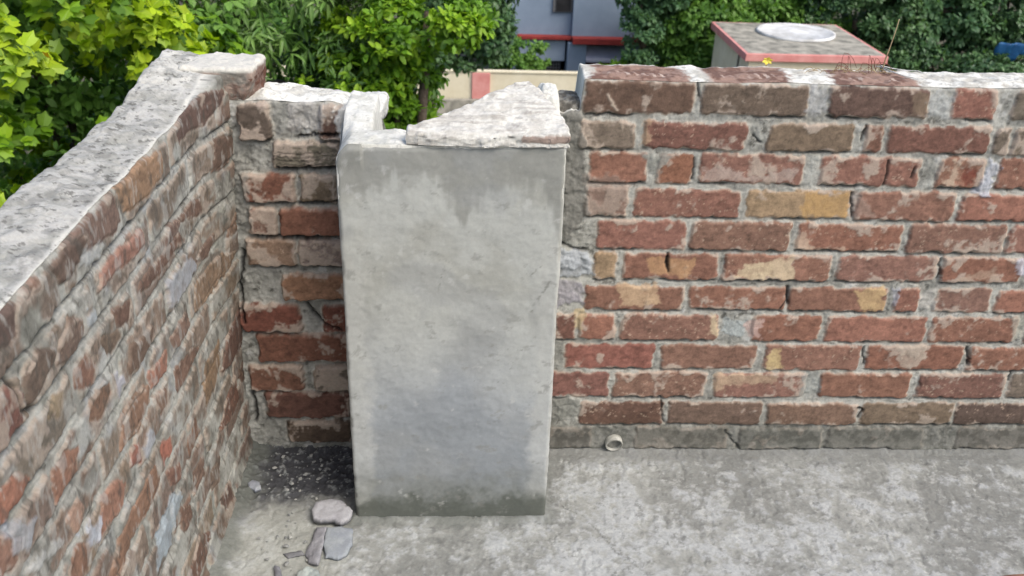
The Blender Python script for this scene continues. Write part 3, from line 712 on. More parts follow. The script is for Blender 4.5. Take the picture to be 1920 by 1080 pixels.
vs_=fbm(X*6,Z*.6,.3,9,5,241,.6); c=c*(1+(vs_-.5)*.10)[...,None]*np.array([1.0,1.0,.985])
for ax_,az_,bx_,bz_,cw in ((-.06,.60,-.045,.66,.0016),(.13,.55,.165,.62,.0022),(.12,.63,.15,.655,.0018),(.09,.46,.13,.455,.0012),(-.24,.48,-.20,.50,.0014),(.02,.38,.08,.375,.001)):
    ex_,ez_=bx_-ax_,bz_-az_; t_=np.clip(((X-ax_)*ex_+(Z-az_)*ez_)/(ex_*ex_+ez_*ez_),0,1); dd_=np.hypot(X-ax_-t_*ex_+(n2-.5)*.02,Z-az_-t_*ez_+(n3-.5)*.012)
    c=mixc(c,A(116,115,110),np.exp(-(dd_/cw)**2)*.75*(NY<-.5)*sstep(.4,.55,n3))
c=mixc(c,A(206,206,204),sstep(.72,.82,fbm(X,Z,.5,40,4,216,.6))*.4)
c=mixc(c,A(140,140,136),sstep(.66,.76,fbm(X,Z*1.4,.5,30,5,217,.65))*.5)
c=mixc(c,c*.92,sstep(.5,.66,fbm(X,Z*1.2,.3,12,5,218,.6))*.6)
edge=np.exp(-(np.abs(np.hypot(NX,0)[None,:]-.7)/.35)**2)*(NY[None,:]<-.05); chip=sstep(.5,.62,fbm(side*.2,Z,.5,38,3,219)); c=mixc(c,A(200,198,190),edge*.25*(Z>.1)); c=mixc(c,A(150,147,140),edge*chip*.4); disp-=edge*chip*.002
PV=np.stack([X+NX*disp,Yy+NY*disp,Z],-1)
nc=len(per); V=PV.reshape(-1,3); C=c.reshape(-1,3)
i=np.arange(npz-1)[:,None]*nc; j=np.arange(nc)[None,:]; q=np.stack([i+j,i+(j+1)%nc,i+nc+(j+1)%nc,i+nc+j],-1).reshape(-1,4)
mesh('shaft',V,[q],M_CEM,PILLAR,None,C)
# top bed of lime mortar
tx=np.linspace(px0,px1,150); ty=np.linspace(py0,py1+.0,90); TX,TY=np.meshgrid(tx,ty)
edgeD=np.minimum(np.minimum(TX-px0,px1-TX),np.minimum(TY-py0,9))
TZ=ptop(TX,TY)+(fbm(TX,TY,.5,50,4,221,.6)-.5)*.010*np.clip(edgeD/.012,0,1)-.001*(edgeD<.003)
# ridge of mortar climbing from the pillar to the short wall, with a steep broken right side
rg=sstep(-.180,-.190,TX+(fbm(TX,TY,.5,40,3,222)-.5)*.012)*sstep(-.19,-.06,TY+(fbm(TX,TY,.5,30,3,223)-.5)*.03)
TZ+=rg*(.018+.004*np.clip((TY+.1)*6,0,1))
lp=np.exp(-((TX-.166)/.030)**4)*sstep(-.13,-.07,TY); TZ+=lp*(.045+(fbm(TX,TY,.5,60,3,224)-.5)*.02)
TZ=np.maximum(TZ,.80)
C=mixc(A(222,220,212)+0*TX[...,None],A(240,238,232),sstep(.4,.6,fbm(TX,TY,.5,45,4,225))); C=mixc(C,A(160,156,150),sstep(.63,.72,fbm(TX,TY,.5,110,5,226,.65))*.6)
inset=.002
TXi=np.clip(TX,px0+inset,px1-inset); TYi=np.clip(TY,py0+inset,py1-.002); TZ[0]=ptop(TX[0],TY[0])-.002
V=np.stack([TXi,TYi,TZ],-1).reshape(-1,3); nr,nc=TX.shape
ring=np.concatenate([np.arange(nc),np.arange(1,nr)*nc+nc-1,(nr-1)*nc+np.arange(nc-2,-1,-1),np.arange(nr-2,0,-1)*nc])
Vb=V[ring].copy(); Vb[:,2]=.79; idx=np.arange(len(ring)); nx=(idx+1)%len(ring)
mesh('mortar_bed',np.concatenate([V,Vb]),[grid_faces(nr,nc),np.stack([ring[idx],len(V)+idx,len(V)+nx,ring[nx]],-1)],M_LIME,PILLAR,None,np.concatenate([C.reshape(-1,3),C.reshape(-1,3)[ring]]))
# mortar ridge continuing over the end of the short wall
V,Fs=block(-.262,-.184,-.02,.127,.855,.898,40,.011,31,.008)
mesh('mortar_ridge',V,Fs,M_LIME,LS,None,lumpcol(V,A(226,224,218),A(242,240,236),32,50,A(160,156,150)))
# rubble joint between pillar and right wall, above the stone
V,Fs=block(.186,.252,.012,.12,.84,.912,30,.012,41,.014)
mesh('rubble_joint',V,Fs,M_LIME,RW,None,lumpcol(V,A(104,100,94),A(160,156,148),42,60,A(66,60,56)))

# broken stone slab resting on the pillar
SLZ=-.008
def slab():
    out=np.array([(-.120,-.262),(-.118,-.235),(-.06,-.205),(-.01,-.17),(.05,-.128),(.098,-.093),(.122,-.088),(.140,-.12),(.160,-.165),(.186,-.215),(.192,-.262),(.12,-.268),(.03,-.268),(-.06,-.270)])
    # thickness read from the photo: high toward the broken back apex
    N=120; gx=np.linspace(-.135,.205,N); gy=np.linspace(-.285,-.07,90); GX,GY=np.meshgrid(gx,gy)
    sd=poly_sdf(GX,GY,out)+(fbm(GX,GY,.5,30,3,301)-.5)*.010
    zt=.934+SLZ*.5+np.clip((GY+.262),0,1)*.27+.012*np.clip((GX+.1)/.25,0,1)*np.clip((GY+.26)/.1,0,1)
    zt+=(fbm(GX,GY*2.2,.5,26,4,302,.6)-.5)*.012+(fbm(GX+GY*2,GY*6,.5,30,3,303,.6)-.5)*.008
    zt-=sstep(-.006,0,sd)**2*.006
    return GX,GY,sd,zt
GX,GY,sd,zt=slab(); nr,nc=GX.shape
# snap outside cells onto the outline along the distance gradient
gyd,gxd=np.gradient(sd,GY[1,0]-GY[0,0],GX[0,1]-GX[0,0]); L=np.hypot(gxd,gyd)+1e-6; ov=np.maximum(sd,0)
GXs,GYs=GX-gxd/L*np.minimum(ov,.004),GY-gyd/L*np.minimum(ov,.004)
keep=(sd<.0035); fq=grid_faces(nr,nc); ok=keep.ravel()[fq].all(1); fq=fq[ok]
zbm=.9185-.006*(GX<0)*0+(fbm(GX,GY,.5,40,3,305)-.5)*.006
used=np.unique(fq); mp=-np.ones(nr*nc,int); mp[used]=np.arange(len(used))
Vt=np.stack([GXs,GYs,zt],-1).reshape(-1,3)[used]; Vbt=np.stack([GXs,GYs,zbm-.014],-1).reshape(-1,3)[used]
ft=mp[fq]; e={}
for a,b in ((0,1),(1,2),(2,3),(3,0)):
    for u_,v_ in zip(ft[:,a],ft[:,b]): e[(u_,v_)]=1
bd=[(a,b) for (a,b) in e if (b,a) not in e]; nu=len(used); LV=6
mid=[]; 
bset=sorted({a for a,b in bd}); bi={a:k for k,a in enumerate(bset)}; nb=len(bset); rows=[]
for k in range(1,LV):
    t=k/LV; P_=Vt[bset]*(1-t)+Vbt[bset]*t
    out_=(fbm(P_[:,0],P_[:,1]+P_[:,2]*3,P_[:,2],55,3,310,.6)-.5)*.008
    cen=np.array([.05,-.2,0]); dr=P_-cen; dr[:,2]=0; dr/=np.linalg.norm(dr,axis=1)[:,None]
    crack=-.006*math.exp(-((t-.62)/.12)**2)*(P_[:,0]>.09)
    rows.append(P_+dr*(out_+crack)[:,None])
V=np.concatenate([Vt,Vbt]+rows); fs=[ft,(ft+nu)[:,::-1]]
def vid(a,k): return a if k==0 else (nu+a if k==LV else 2*nu+(k-1)*nb+bi[a])
sdq=np.array([[vid(b,k),vid(a,k),vid(a,k+1),vid(b,k+1)] for a,b in bd for k in range(LV)])
C=lumpcol(V,A(214,210,204),A(238,235,229),311,40,A(172,166,160))
st=fbm(V[:,0]*.4+V[:,1]*.9,V[:,1]*2+V[:,2]*3,.5,45,4,312,.6); C=mixc(C,A(166,158,150)+0*C,sstep(.52,.66,st)*.55)
C=mixc(C,A(150,118,104)+0*C,((V[:,2]<.926)&(V[:,0]>.1)&(V[:,2]>.912))*.7)
so_=mesh('stone_slab',V,[np.concatenate([fs[0],fs[1],sdq])],M_LIME,None,(.05,-.19,.915),C)
tag(so_,'rough broken triangular pale stone slab lying on top of the grey pillar','stone slab')

# ------------------------------------------------------------------ RUBBLE on the floor
def flake(pts,th,label,cols,seed,lift=(0,0,0),n=46,mound=.004):
    """flat broken piece: plan outline, thickness th, lift=(z0, slope_x, slope_y)"""
    out=np.array([hit(x,y,2,th+lift[0])[:2] for x,y in pts]); lo=out.min(0)-.006; hi=out.max(0)+.006
    GX,GY=np.meshgrid(np.linspace(lo[0],hi[0],n),np.linspace(lo[1],hi[1],n)); c0=out.mean(0)
    sd=poly_sdf(GX,GY,out)+(fbm(GX,GY,.5,90,3,seed)-.5)*.005
    gy_,gx_=np.gradient(sd,GY[1,0]-GY[0,0],GX[0,1]-GX[0,0]); L=np.hypot(gx_,gy_)+1e-6; st=max(GX[0,1]-GX[0,0],GY[1,0]-GY[0,0])
    keep=sd<st*.9; ov=np.clip(sd,0,st*1.2); GX=GX-gx_/L*ov; GY=GY-gy_/L*ov
    z=lift[0]+lift[1]*(GX-c0[0])+lift[2]*(GY-c0[1]); sd=np.minimum(sd,0)
    zt=z+th+(fbm(GX,GY,.5,45,4,seed+1)-.5)*mound*2-.004*np.exp(sd/.003); zb=z+0*zt
    q=grid_faces(n,n); q=q[keep.ravel()[q].all(1)]; us_=np.unique(q); mp=-np.ones(n*n,int); mp[us_]=np.arange(len(us_)); ft=mp[q]; m=len(us_)
    T=np.stack([GX,GY,zt],-1).reshape(-1,3)[us_]; B=np.stack([GX,GY,np.minimum(zb,zt-.002)],-1).reshape(-1,3)[us_]
    E_={(a,b) for k in range(4) for a,b in zip(ft[:,k],ft[:,(k+1)%4])}; bd=[(a,b) for a,b in E_ if (b,a) not in E_]
    V=np.concatenate([T,B]); sq=np.array([[b,a,a+m,b+m] for a,b in bd])
    o=mesh('cement_chunk',V,[np.concatenate([ft,(ft+m)[:,::-1],sq])],M_STONE,None,(c0[0],c0[1],0),lumpcol(V,A(*cols[0])*.72,A(*cols[1])*.72,seed,35))
    return tag(o,label,'rubble piece')
flake([(585,953),(592,941),(622,936),(640,938),(662,955),(655,968),(638,976),(622,970),(600,971),(588,968)],.016,'pale lilac-grey flat cement chunk against the left foot of the pillar',[(186,184,190),(200,199,204)],501,(.012,.0,.10))
flake([(612,990),(640,986),(662,990),(660,1015),(650,1036),(634,1044),(610,1040),(606,1015)],.010,'smooth blue-grey flat cement flake just in front of the lilac chunk',[(172,178,188),(186,192,198)],502,(.004,-.05,.06),mound=.002)
flake([(592,985),(612,988),(606,1020),(596,1056),(578,1050),(572,1030),(584,1010)],.012,'long narrow grey cement sliver left of the smooth flake',[(172,171,178),(192,191,196)],503,(.002,.25,0))
flake([(464,903),(474,896),(486,902),(490,912),(478,917),(466,911)],.012,'small pale cement chip at the foot of the left wall, edge of the black dirt',[(176,180,192),(190,194,202)],504,(.002,0,0))
flake([(556,1070),(575,1060),(598,1066),(603,1085),(580,1098),(552,1090)],.022,'rounded pale greenish-grey lump at the bottom edge of the floor',[(180,190,190),(204,212,208)],505,(.0,0,0),mound=.007)
flake([(514,1058),(524,1060),(530,1080),(526,1092),(516,1084)],.012,'dark violet-grey stone sliver at the bottom left of the floor',[(146,146,154),(168,168,174)],506,(.0,0,0))
flake([(530,1036),(566,1030),(572,1038),(540,1044)],.006,'thin grey mortar crust lying left of the long sliver',[(140,140,144),(166,166,168)],509,(.0,0,0),mound=.002)
V,Fs=lump((hit(1915,1092,2,.03)[0]+.03,hit(1915,1092,2,.03)[1]-.055,.034),(.24,.115,.068),4,.93,.03,2,507,-.04)
tag(mesh('loose_brick',V,Fs,M_BRICK,None,(1.24,-.5,0),lumpcol(V,A(150,104,88),A(176,130,110),508,50,A(190,168,150))),'loose reddish brick just showing at the bottom right corner of the floor','brick')
protos=[]
for k in range(5):
    s=[.010,.008,.013,.007,.011][k]
    V,Fs=lump((0,0,s*.3),(s*1.35,s,s*.7),2,.1,.45,1.3,520+k); V=np.minimum(V,np.array([s*.5,s*.42,s*.5])); V[:,0]+=V[:,1]*.4*(-1)**k
    m=mesh('stone_chip',V,Fs,M_STONE,None,(0,0,0),lumpcol(V,A(130,132,134),A(176,176,172),530+k,80),False); protos.append(m)
pp=random.Random(12); cnt=0
for k in range(120):
    if k<84: x=pp.uniform(472,655); y=pp.uniform(848,935); 
    else: x=pp.uniform(480,650); y=pp.uniform(935,1075)
    h_=hit(x,y,2,.0)
    if h_[0]<-.535 or h_[0]>-.262 or h_[1]>-.012: continue
    o=protos[k] if k<5 else protos[k%5].copy()
    if k>=5: sc.collection.objects.link(o)
    o.location=(h_[0],h_[1],.001); o.rotation_euler=(0,0,pp.uniform(0,6.28)); f_=pp.choice([.35,.45,.6,.8,1.1]); o.scale=(f_,f_,f_)
    tag(o,'tiny pale mortar chip scattered on the floor between left wall and pillar','stone chip','mortar chips in the corner')

# ------------------------------------------------------------------ small things on the wall top
def curve_pts(pts,n=24,Y=.06):
    P_=np.array([hit(x,y,1,Y if len(q)==0 else q[0]) for x,y,*q in pts]); t=np.linspace(0,len(P_)-1,n); out=[]
    for s in t:
        i=int(min(s,len(P_)-2)); f=s-i; p0=P_[max(i-1,0)];p1=P_[i];p2=P_[i+1];p3=P_[min(i+2,len(P_)-1)]
        out.append(.5*((2*p1)+(-p0+p2)*f+(2*p0-5*p1+4*p2-p3)*f*f+(-p0+3*p1-3*p2+p3)*f**3))
    return out
m=MB(); m.tube(curve_pts([(1640,124,.125),(1652,126,.12),(1665,134,.09),(1690,137,.1),(1722,139,.12),(1726,134,.125),(1700,132,.125),(1672,128,.125),(1650,123,.125),(1690,141,.06),(1730,148,.05)]),.0011,6)
tag(m.build('wire',M_WIRE,None,(.9,.1,.96),True),'thin white wire loop lying on the brick wall top','wire')
T=thing('dry_twig_tangle',tuple(hit(1600,140,1,.1)),'tangle of dry tan and reddish twigs on the brick wall top before the pink-edged roof','twigs')
pt=random.Random(4)
m=MB()
for k in range(26):
    x0=pt.uniform(1500,1650); y0=pt.uniform(138,143); dx=pt.uniform(-45,45); dy=pt.uniform(-16,-4)
    m.tube(curve_pts([(x0,y0),(x0+dx*.5,y0+dy*pt.uniform(.6,1.2)),(x0+dx,y0+dy*.5)],8,pt.uniform(.08,.12)),.0007,4)
m.build('tan_stems',M_TWIG,T,None,True)
m=MB()
for k in range(14):
    x0=pt.uniform(1555,1650); y0=pt.uniform(134,142); dx=pt.uniform(-18,25); dy=pt.uniform(-34,-10)
    m.tube(curve_pts([(x0,y0),(x0+dx*.3,y0+dy),(x0+dx,y0+dy*.8),(x0+dx*1.4,y0+dy*.2)],9,pt.uniform(.09,.12)),.0006,4)
m.build('reddish_stems',M_RTWIG,T,None,True)
m=MB(); m.tube(curve_pts([(1652,140),(1660,112),(1668,90),(1678,62),(1686,36)],12,.11),[.0016]*6+[.0012]*6,6)
tag(m.build('dry_stalk',M_TWIG,None,tuple(hit(1652,140,1,.11)),True),'single long dry stalk leaning up from the twigs on the wall top','stalk')
fc_=hit(1436,128,1,.125); FL=thing('yellow_flower',tuple(fc_-np.array([0,0,.012])),'small yellow flower on the wall top in front of the cream shed','flower')
fc_[2]=.985
for k in range(6):
    a=k*1.047+.3; dv=np.array([math.cos(a),-.3,math.sin(a)*.7]); sd_=np.array([-math.sin(a),0,math.cos(a)*.7])
    V=np.array([fc_,fc_+dv*.007+sd_*.005,fc_+dv*.013+np.array([0,-.002,0]),fc_+dv*.007-sd_*.005]); V=np.concatenate([V,V+[0,.0008,0]])
    mesh('petal',V,[np.array([[0,1,2,3],[7,6,5,4],[0,4,5,1],[1,5,6,2],[2,6,7,3],[3,7,4,0]])],M_YEL,FL,None,None,False)
m=MB(); m.tube([fc_-np.array([0,0,.022]),fc_],.0012,6); m.build('stem',M_TWIG,FL,None,True)

# ------------------------------------------------------------------ BACKGROUND buildings
def at(px,py,Y): return hit(px,py,1,Y)
# low shed with pink-edged roof slab
zr=-5.44; x0,x1,y0,y1=8.88,13.56,27.95,32.9
SH=thing('garden_shed',((x0+x1)/2,(y0+y1)/2,gz),'cream rendered shed with flat stained roof, pink roof edge and white disc on top','shed')
MB().box(x0+.16,x1-.16,y0+.14,y1-.16,gz,zr-.24).build('wall',M_CREAM,SH,bevel=.02)
b=MB().box(x0,x1,y0,y1,zr-.25,zr-.004).build('roof_edge',M_PINK,SH,bevel=.02)
def rough_slab(name,x0,x1,y0,y1,z,par,mat):
    gx=np.linspace(x0,x1,60); gy=np.linspace(y0,y1,60); GX,GY=np.meshgrid(gx,gy)
    GZ=z+(fbm(GX,GY,.5,1.5,4,401)-.5)*.04; GZ[0]=GZ[-1]=z-.02; GZ[:,0]=GZ[:,-1]=z-.02
    return mesh(name,np.stack([GX,GY,GZ],-1).reshape(-1,3),grid_faces(60,60),mat,par)
rough_slab('roof',x0+.10,x1-.10,y0+.10,y1-.10,zr+.02,SH,M_ROOFC)
th=np.linspace(0,2*math.pi,48,endpoint=False); Vd=[];cx,cy=11.46,31.1
for rr_,zz in ((1.36,.0),(1.36,.07),(1.27,.075),(1.25,.05),(.5,.12)): Vd.append(np.stack([cx+np.cos(th)*rr_,cy+np.sin(th)*rr_*1.03,0*th+zr+.03+zz],-1))
Vd=np.concatenate(Vd+[[(cx,cy,zr+.16)]]); q=np.array([[k*48+i,k*48+(i+1)%48,(k+1)*48+(i+1)%48,(k+1)*48+i] for k in range(4) for i in range(48)]); t3=np.array([[4*48+i,4*48+(i+1)%48,240] for i in range(48)])
rd=mesh('roof_disc',Vd,[q,t3],M_WHITE,SH); rd['label']='low round white dome in the middle of the shed roof'
MB().box(x0+.10,x0+.155,y0+1.2,y0+1.26,gz,zr-.26).build('rain_pipe',mat_plain('grey_pipe',A(130,124,116),A(150,144,136),5),SH)

# cream boundary wall with pink pilaster
Yw=33.0; zt_=at(960,134,Yw)[2]
BW=thing('boundary_wall',(0,Yw,gz),'low cream boundary wall with a pink pilaster, behind the broken stone slab','boundary wall')
MB().box(-9,8.7,Yw,Yw+.2,gz,zt_-.06).build('wall_panel',M_CREAM,BW,bevel=.01)
MB().box(-9,8.7,Yw-.04,Yw+.24,zt_-.06,zt_).build('coping',M_CREAM,BW,bevel=.01)
for xa in (at(885,150,Yw)[0]-5.2,at(885,150,Yw)[0],at(885,150,Yw)[0]+5.2):
    MB().box(xa,xa+.68,Yw-.09,Yw+.0,gz,zt_-.07).build('pilaster',M_PINK,BW,bevel=.01)
zp=at(860,187,Yw-.3)[2]
MB().box(-9,8.7,Yw-.32,Yw-.095,gz,zp).build('plinth',M_ROOFC,BW,bevel=.02)

# blue-grey house
Yh=37.0
def X(px,py=80,Y=Yh): return at(px,py,Y)[0]
def Zp(py,px=1080,Y=Yh): return at(px,py,Y)[2]
HS=thing('blue_house',(X(1080),Yh+3,gz),'two-storey blue-grey house with red ledge and white sunshade beyond the cream wall','house')
xa,xb,xc,xd=X(940),X(1072),X(1240),X(1420)
MB().box(xa,xb,Yh+.5,Yh+6,Zp(78),1.2).box(xa,xb-.35,Yh+.7,Yh+6,gz,Zp(78)-.01).build('left_wall',M_BLUE,HS,bevel=.02)
MB().box(xb+.003,xc,Yh+.15,Yh+6,Zp(80),1.2).build('upper_wall',M_BLUE,HS,bevel=.02)
MB().box(xb-.1,xc-.3,Yh+1.0,Yh+6,gz,Zp(80)-.01).build('lower_wall',M_BLUE,HS,bevel=.02)
MB().box(xc+.003,xd,Yh+.6,Yh+6,gz,1.2).build('right_wall',M_BLUE2,HS,bevel=.02)
MB().box(xb-.15,X(1100),Yh-.05,Yh+.9,gz,Zp(80)-.01).build('porch_column',M_BLUE,HS,bevel=.02)
MB().box(X(1182),X(1203),Yh-.05,Yh+.9,gz,Zp(80)-.01).build('porch_column',M_BLUE,HS,bevel=.02)
MB().box(X(970),xb,Yh+.1,Yh+.9,Zp(77),Zp(71)).box(xb+.002,X(1236),Yh-.35,Yh+.9,Zp(80),Zp(69)).build('ledge',M_RED,HS,bevel=.02)
MB().box(X(975),X(1062),Yh+.35,Yh+.66,Zp(119),Zp(80)).build('wall_panel',M_BLUE2,HS,bevel=.02)
wf=MB().box(X(1035),X(1078,10),Yh+.40,Yh+.52,Zp(27),Zp(-12)).build('window',M_GRILL,HS,bevel=.01)
MB().box(X(1041),X(1072,10),Yh+.36,Yh+.398,Zp(25),Zp(-8)).build('pane',M_DARK,wf)
wf=MB().box(X(1272,10),X(1306,10),Yh+.50,Yh+.62,Zp(30,1280),Zp(3,1280)).build('window',M_GRILL,HS,bevel=.01)
MB().box(X(1277,10),X(1301,10),Yh+.46,Yh+.498,Zp(28,1280),Zp(5,1280)).build('pane',M_DARK,wf)
aw=MB(); za,zb_=Zp(88),Zp(114)
aw.add([(X(1100),Yh+.9,za+.15),(X(1181),Yh+.9,za+.15),(X(1181),Yh-.2,zb_+.1),(X(1100),Yh-.2,zb_+.1),(X(1100),Yh+.9,za+.08),(X(1181),Yh+.9,za+.08),(X(1181),Yh-.2,zb_),(X(1100),Yh-.2,zb_)],
  [(0,3,2,1),(4,5,6,7),(3,7,6,2),(0,1,5,4),(0,4,7,3),(1,2,6,5)]); aw.build('sunshade',mat_plain('lilac_white',A(176,176,196),A(196,196,212),2),HS)
MB().box(X(1102),X(1168),Yh+.9,Yh+.995,gz,Zp(117)).build('door',M_MAROON,HS)
gr=MB()
for k in range(9): gr.box(X(1010+k*5.3),X(1010+k*5.3)+.03,Yh+.6,Yh+.63,Zp(150),Zp(120))
for k in range(4): gr.box(X(1008),X(1056),Yh+.57,Yh+.597,Zp(122+k*6)-.015,Zp(122+k*6)+.015)
MB().box(X(1008),X(1056),Yh+.64,Yh+.698,Zp(150),Zp(119.5)).build('grille_opening',M_DARK,HS)
gr.build('grille',M_GRILL,HS)
tp=MB(); zA,zB=at(1900,68,35)[2],at(1900,104,35)[2]
nn=14; V=[];
for i in range(nn+1):
    for j in range(6):
        x=at(1862,85,35)[0]+(i/nn)*1.9; z=zA-.18-(zA-zB)*.8*j/5+.12*math.sin(i*.9)*(j/5); y=34.6+.14*math.sin(i*1.4+j*.7)+.03*j; V.append((x,y,z))
V=np.array(V); q=np.array([[i*6+j,(i+1)*6+j,(i+1)*6+j+1,i*6+j+1] for i in range(nn) for j in range(5)])
to=mesh('blue_tarpaulin',V,q,M_TARP,None,(V[:,0].mean(),34.7,V[:,2].min())); tag(to,'blue tarpaulin hanging among the trees at the right edge','tarpaulin')
sm=to.modifiers.new('s','SOLIDIFY'); sm.thickness=.03

# ------------------------------------------------------------------ TREES
def leaf_tmpl(kind):
    if kind=='long':      # mango: long blade, folded, drooping
        v=[(0,0,0),(.3,.085,.03),(.3,-.085,.03),(.3,0,0),(.68,.08,-.02),(.68,-.08,-.02),(.68,0,-.06),(1,0,-.2)]
        f=[(0,3,1,0),(0,2,3,0),(1,3,6,4),(3,2,5,6),(4,6,7,4),(6,5,7,6)]
        f3=[(0,3,1),(0,2,3),(4,6,7),(6,5,7)]; f4=[(1,3,6,4),(3,2,5,6)]
    elif kind=='lobed':   # broad lobed leaf
        v=[(0,0,0)];ang=[0,26,50,82,125,-125,-82,-50,-26]; rad=[1,.70,.86,.55,.42,.42,.55,.86,.70]
        v=[(.2,0,.0)]+[(.15+r*.85*math.cos(R(a)),r*.72*math.sin(R(a)),-.12*r*abs(math.sin(R(a)))-.06*r) for a,r in zip(ang,rad)]+[(-.1,0,0)]
        order=[1,2,3,4,5,10,6,7,8,9]; f3=[(0,order[i],order[(i+1)%10]) for i in range(10)]; f4=[]
    elif kind=='oval':
        v=[(0,0,0),(.35,.26,.05),(.35,-.26,.05),(.5,0,0),(.8,.18,-.02),(.8,-.18,-.02),(1,0,-.1)]
        f3=[(0,3,1),(0,2,3),(4,3,6),(3,5,6)]; f4=[(1,3,4,4),(3,2,5,5)]; f4=[]; f3+=[(1,3,4),(3,2,5)]
    else:
        v=[(0,0,0),(.5,.25,.05),(1,0,-.1),(.5,-.25,.05)]; f3=[]; f4=[(0,3,2,1)]
    return np.array(v,float),np.array(f3,int).reshape(-1,3),np.array(f4,int).reshape(-1,4)
def build_leaves(name,P_,Dr,Up,size,col,kind,mat,parent):
    tv,f3,f4=leaf_tmpl(kind); n=len(P_); k=len(tv)
    Dr=Dr/np.linalg.norm(Dr,axis=1)[:,None]; Sd=np.cross(Up,Dr); Sd/=np.linalg.norm(Sd,axis=1)[:,None]+1e-9; N_=np.cross(Dr,Sd)
    V=P_[:,None]+size[:,None,None]*(tv[None,:,0:1]*Dr[:,None]+tv[None,:,1:2]*Sd[:,None]+tv[None,:,2:3]*N_[:,None])
    off=(np.arange(n)*k)[:,None,None]; fs=[]
    if len(f3): fs.append((f3[None]+off).reshape(-1,3))
    if len(f4): fs.append((f4[None]+off).reshape(-1,4))
    return mesh(name,V.reshape(-1,3),fs,mat,parent,None,np.repeat(col,k,axis=0),False)
def unit(n,rg): 
    v=rg.normal(size=(n,3)); return v/np.linalg.norm(v,axis=1)[:,None]
def crown(parent,ells,nros,perros,size,kind,cols,mat,rg,clump=.35,nclump=60,droop=.25,front=.7,yellow=0):
    """ells: list of (centre,radii). clumps on the shells, rosettes of leaves on the clumps"""
    w_=np.array([e[1][0]*e[1][2] for e in ells]); w_/=w_.sum(); CP=[];CN=[]
    for (c,rd_),ww in zip(ells,w_):
        m=max(4,int(nclump*ww*2.2)); u=unit(m,rg); 
        keep=(u[:,1]<.35)|(rg.random(m)<1-front); u=u[keep]
        rr_=rg.uniform(.62,1.02,len(u))[:,None]
        CP.append(np.array(c)+u*rr_*np.array(rd_)); CN.append(u)
    CP=np.concatenate(CP); CN=np.concatenate(CN); ncl=len(CP)
    cr=clump*rg.uniform(.6,1.25,ncl); ctone=rg.random(ncl)
    which=rg.integers(0,ncl,nros); u=unit(nros,rg); u[:,2]=np.abs(u[:,2])*.9-.25+u[:,2]*.1; u+=CN[which]*.5; u/=np.linalg.norm(u,axis=1)[:,None]
    rp=CP[which]+u*(cr[which]*rg.uniform(.45,1.05,nros))[:,None]*np.array([1,1,.8])
    n=nros*perros; ri=np.repeat(np.arange(nros),perros)
    ax=u[ri]; d_=unit(n,rg); d_=d_-ax*(d_*ax).sum(1)[:,None]*.8; d_=d_/np.linalg.norm(d_,axis=1)[:,None]+ax*rg.uniform(-.1,.8,n)[:,None]; d_[:,2]-=droop
    up=ax*.5+np.array([0,0,1.])+unit(n,rg)*.35
    sz=size*rg.uniform(.6,1.15,n)
    P_=rp[ri]+d_/np.linalg.norm(d_,axis=1)[:,None]*sz[:,None]*.12
    t=np.clip(ctone[which][ri]*.6+rg.random(n)*.4,0,1); cols=np.array(cols); ix=np.clip(t*(len(cols)-1),0,len(cols)-1.001); i0=ix.astype(int); fr=(ix-i0)[:,None]
    C=cols[i0]*(1-fr)+cols[i0+1]*fr; C=C*rg.uniform(.8,1.2,n)[:,None]
    if yellow: 
        ym=rg.random(n)<yellow; C[ym]=(.55,.30,.03)
    build_leaves('crown',P_,d_,up,sz,C,kind,mat,parent)
    return CP
def tree(name,label,base,ells,trunk_r,group=None,branches=8,rg=None,**kw):
    rg=rg or np.random.default_rng(abs(hash(label))%1000)
    T=thing(name,base,label,'tree',group)
    CP=crown(T,ells,rg=rg,**kw)
    c=np.array(ells[0][0]); b=np.array(base,float); m=MB()
    mid=[b+(c-b)*t+np.array([rg.normal()*.15,rg.normal()*.15,0])*math.sin(t*3.14) for t in np.linspace(0,1,9)]
    m.tube(mid,[trunk_r*(1.25-t*.8) for t in np.linspace(0,1,9)],10); m.build('trunk',M_BARK,T,None,True)
    for k in range(branches):
        tgt=CP[rg.integers(0,len(CP))]; s=mid[rg.integers(4,8)]
        pts=[s+(tgt-s)*t+np.array([0,0,.18*np.linalg.norm(tgt-s)*math.sin(t*3.14)*.6]) for t in np.linspace(0,1,7)]
        MB().tube(pts,[trunk_r*.42*(1.1-t*.9) for t in np.linspace(0,1,7)],6).build('branch',M_BARK,T,None,True)
    return T
G=lambda *c: [tuple(x) for x in c]
LIME=G((.06,.14,.02),(.14,.27,.014),(.25,.40,.012),(.38,.50,.018),(.09,.19,.03)); MANGO=G((.04,.09,.022),(.07,.15,.03),(.12,.22,.05),(.19,.31,.075))
BRT=G((.06,.14,.015),(.14,.28,.018),(.30,.46,.025)); MID=G((.06,.14,.03),(.11,.23,.035),(.19,.33,.07)); DRK=G((.04,.09,.045),(.07,.14,.055),(.11,.20,.075))
BLG=G((.05,.12,.06),(.09,.18,.08),(.14,.26,.11))
tree('broadleaf_tree','bright lime-green tree with lobed leaves beside the left wall, at the left edge',(-3.6,4.6,gz),
  [((-3.1,3.6,-.55),(1.45,1.2,1.55)),((-3.9,3.0,-1.2),(1.1,.9,1.2))],.16,rg=np.random.default_rng(1),nros=6500,perros=6,size=.078,kind='lobed',cols=LIME,mat=M_LEAF,clump=.36,nclump=95,branches=10,yellow=.004)
tree('broadleaf_tree','grey-green broad-leaved tree mixed into the lime one above the left wall',(-2.9,6.0,gz),
  [((-2.75,4.5,-.75),(1.15,1.0,1.6))],.14,rg=np.random.default_rng(2),nros=4600,perros=7,size=.085,kind='oval',cols=MID,mat=M_LEAF,clump=.38,nclump=80,branches=10)
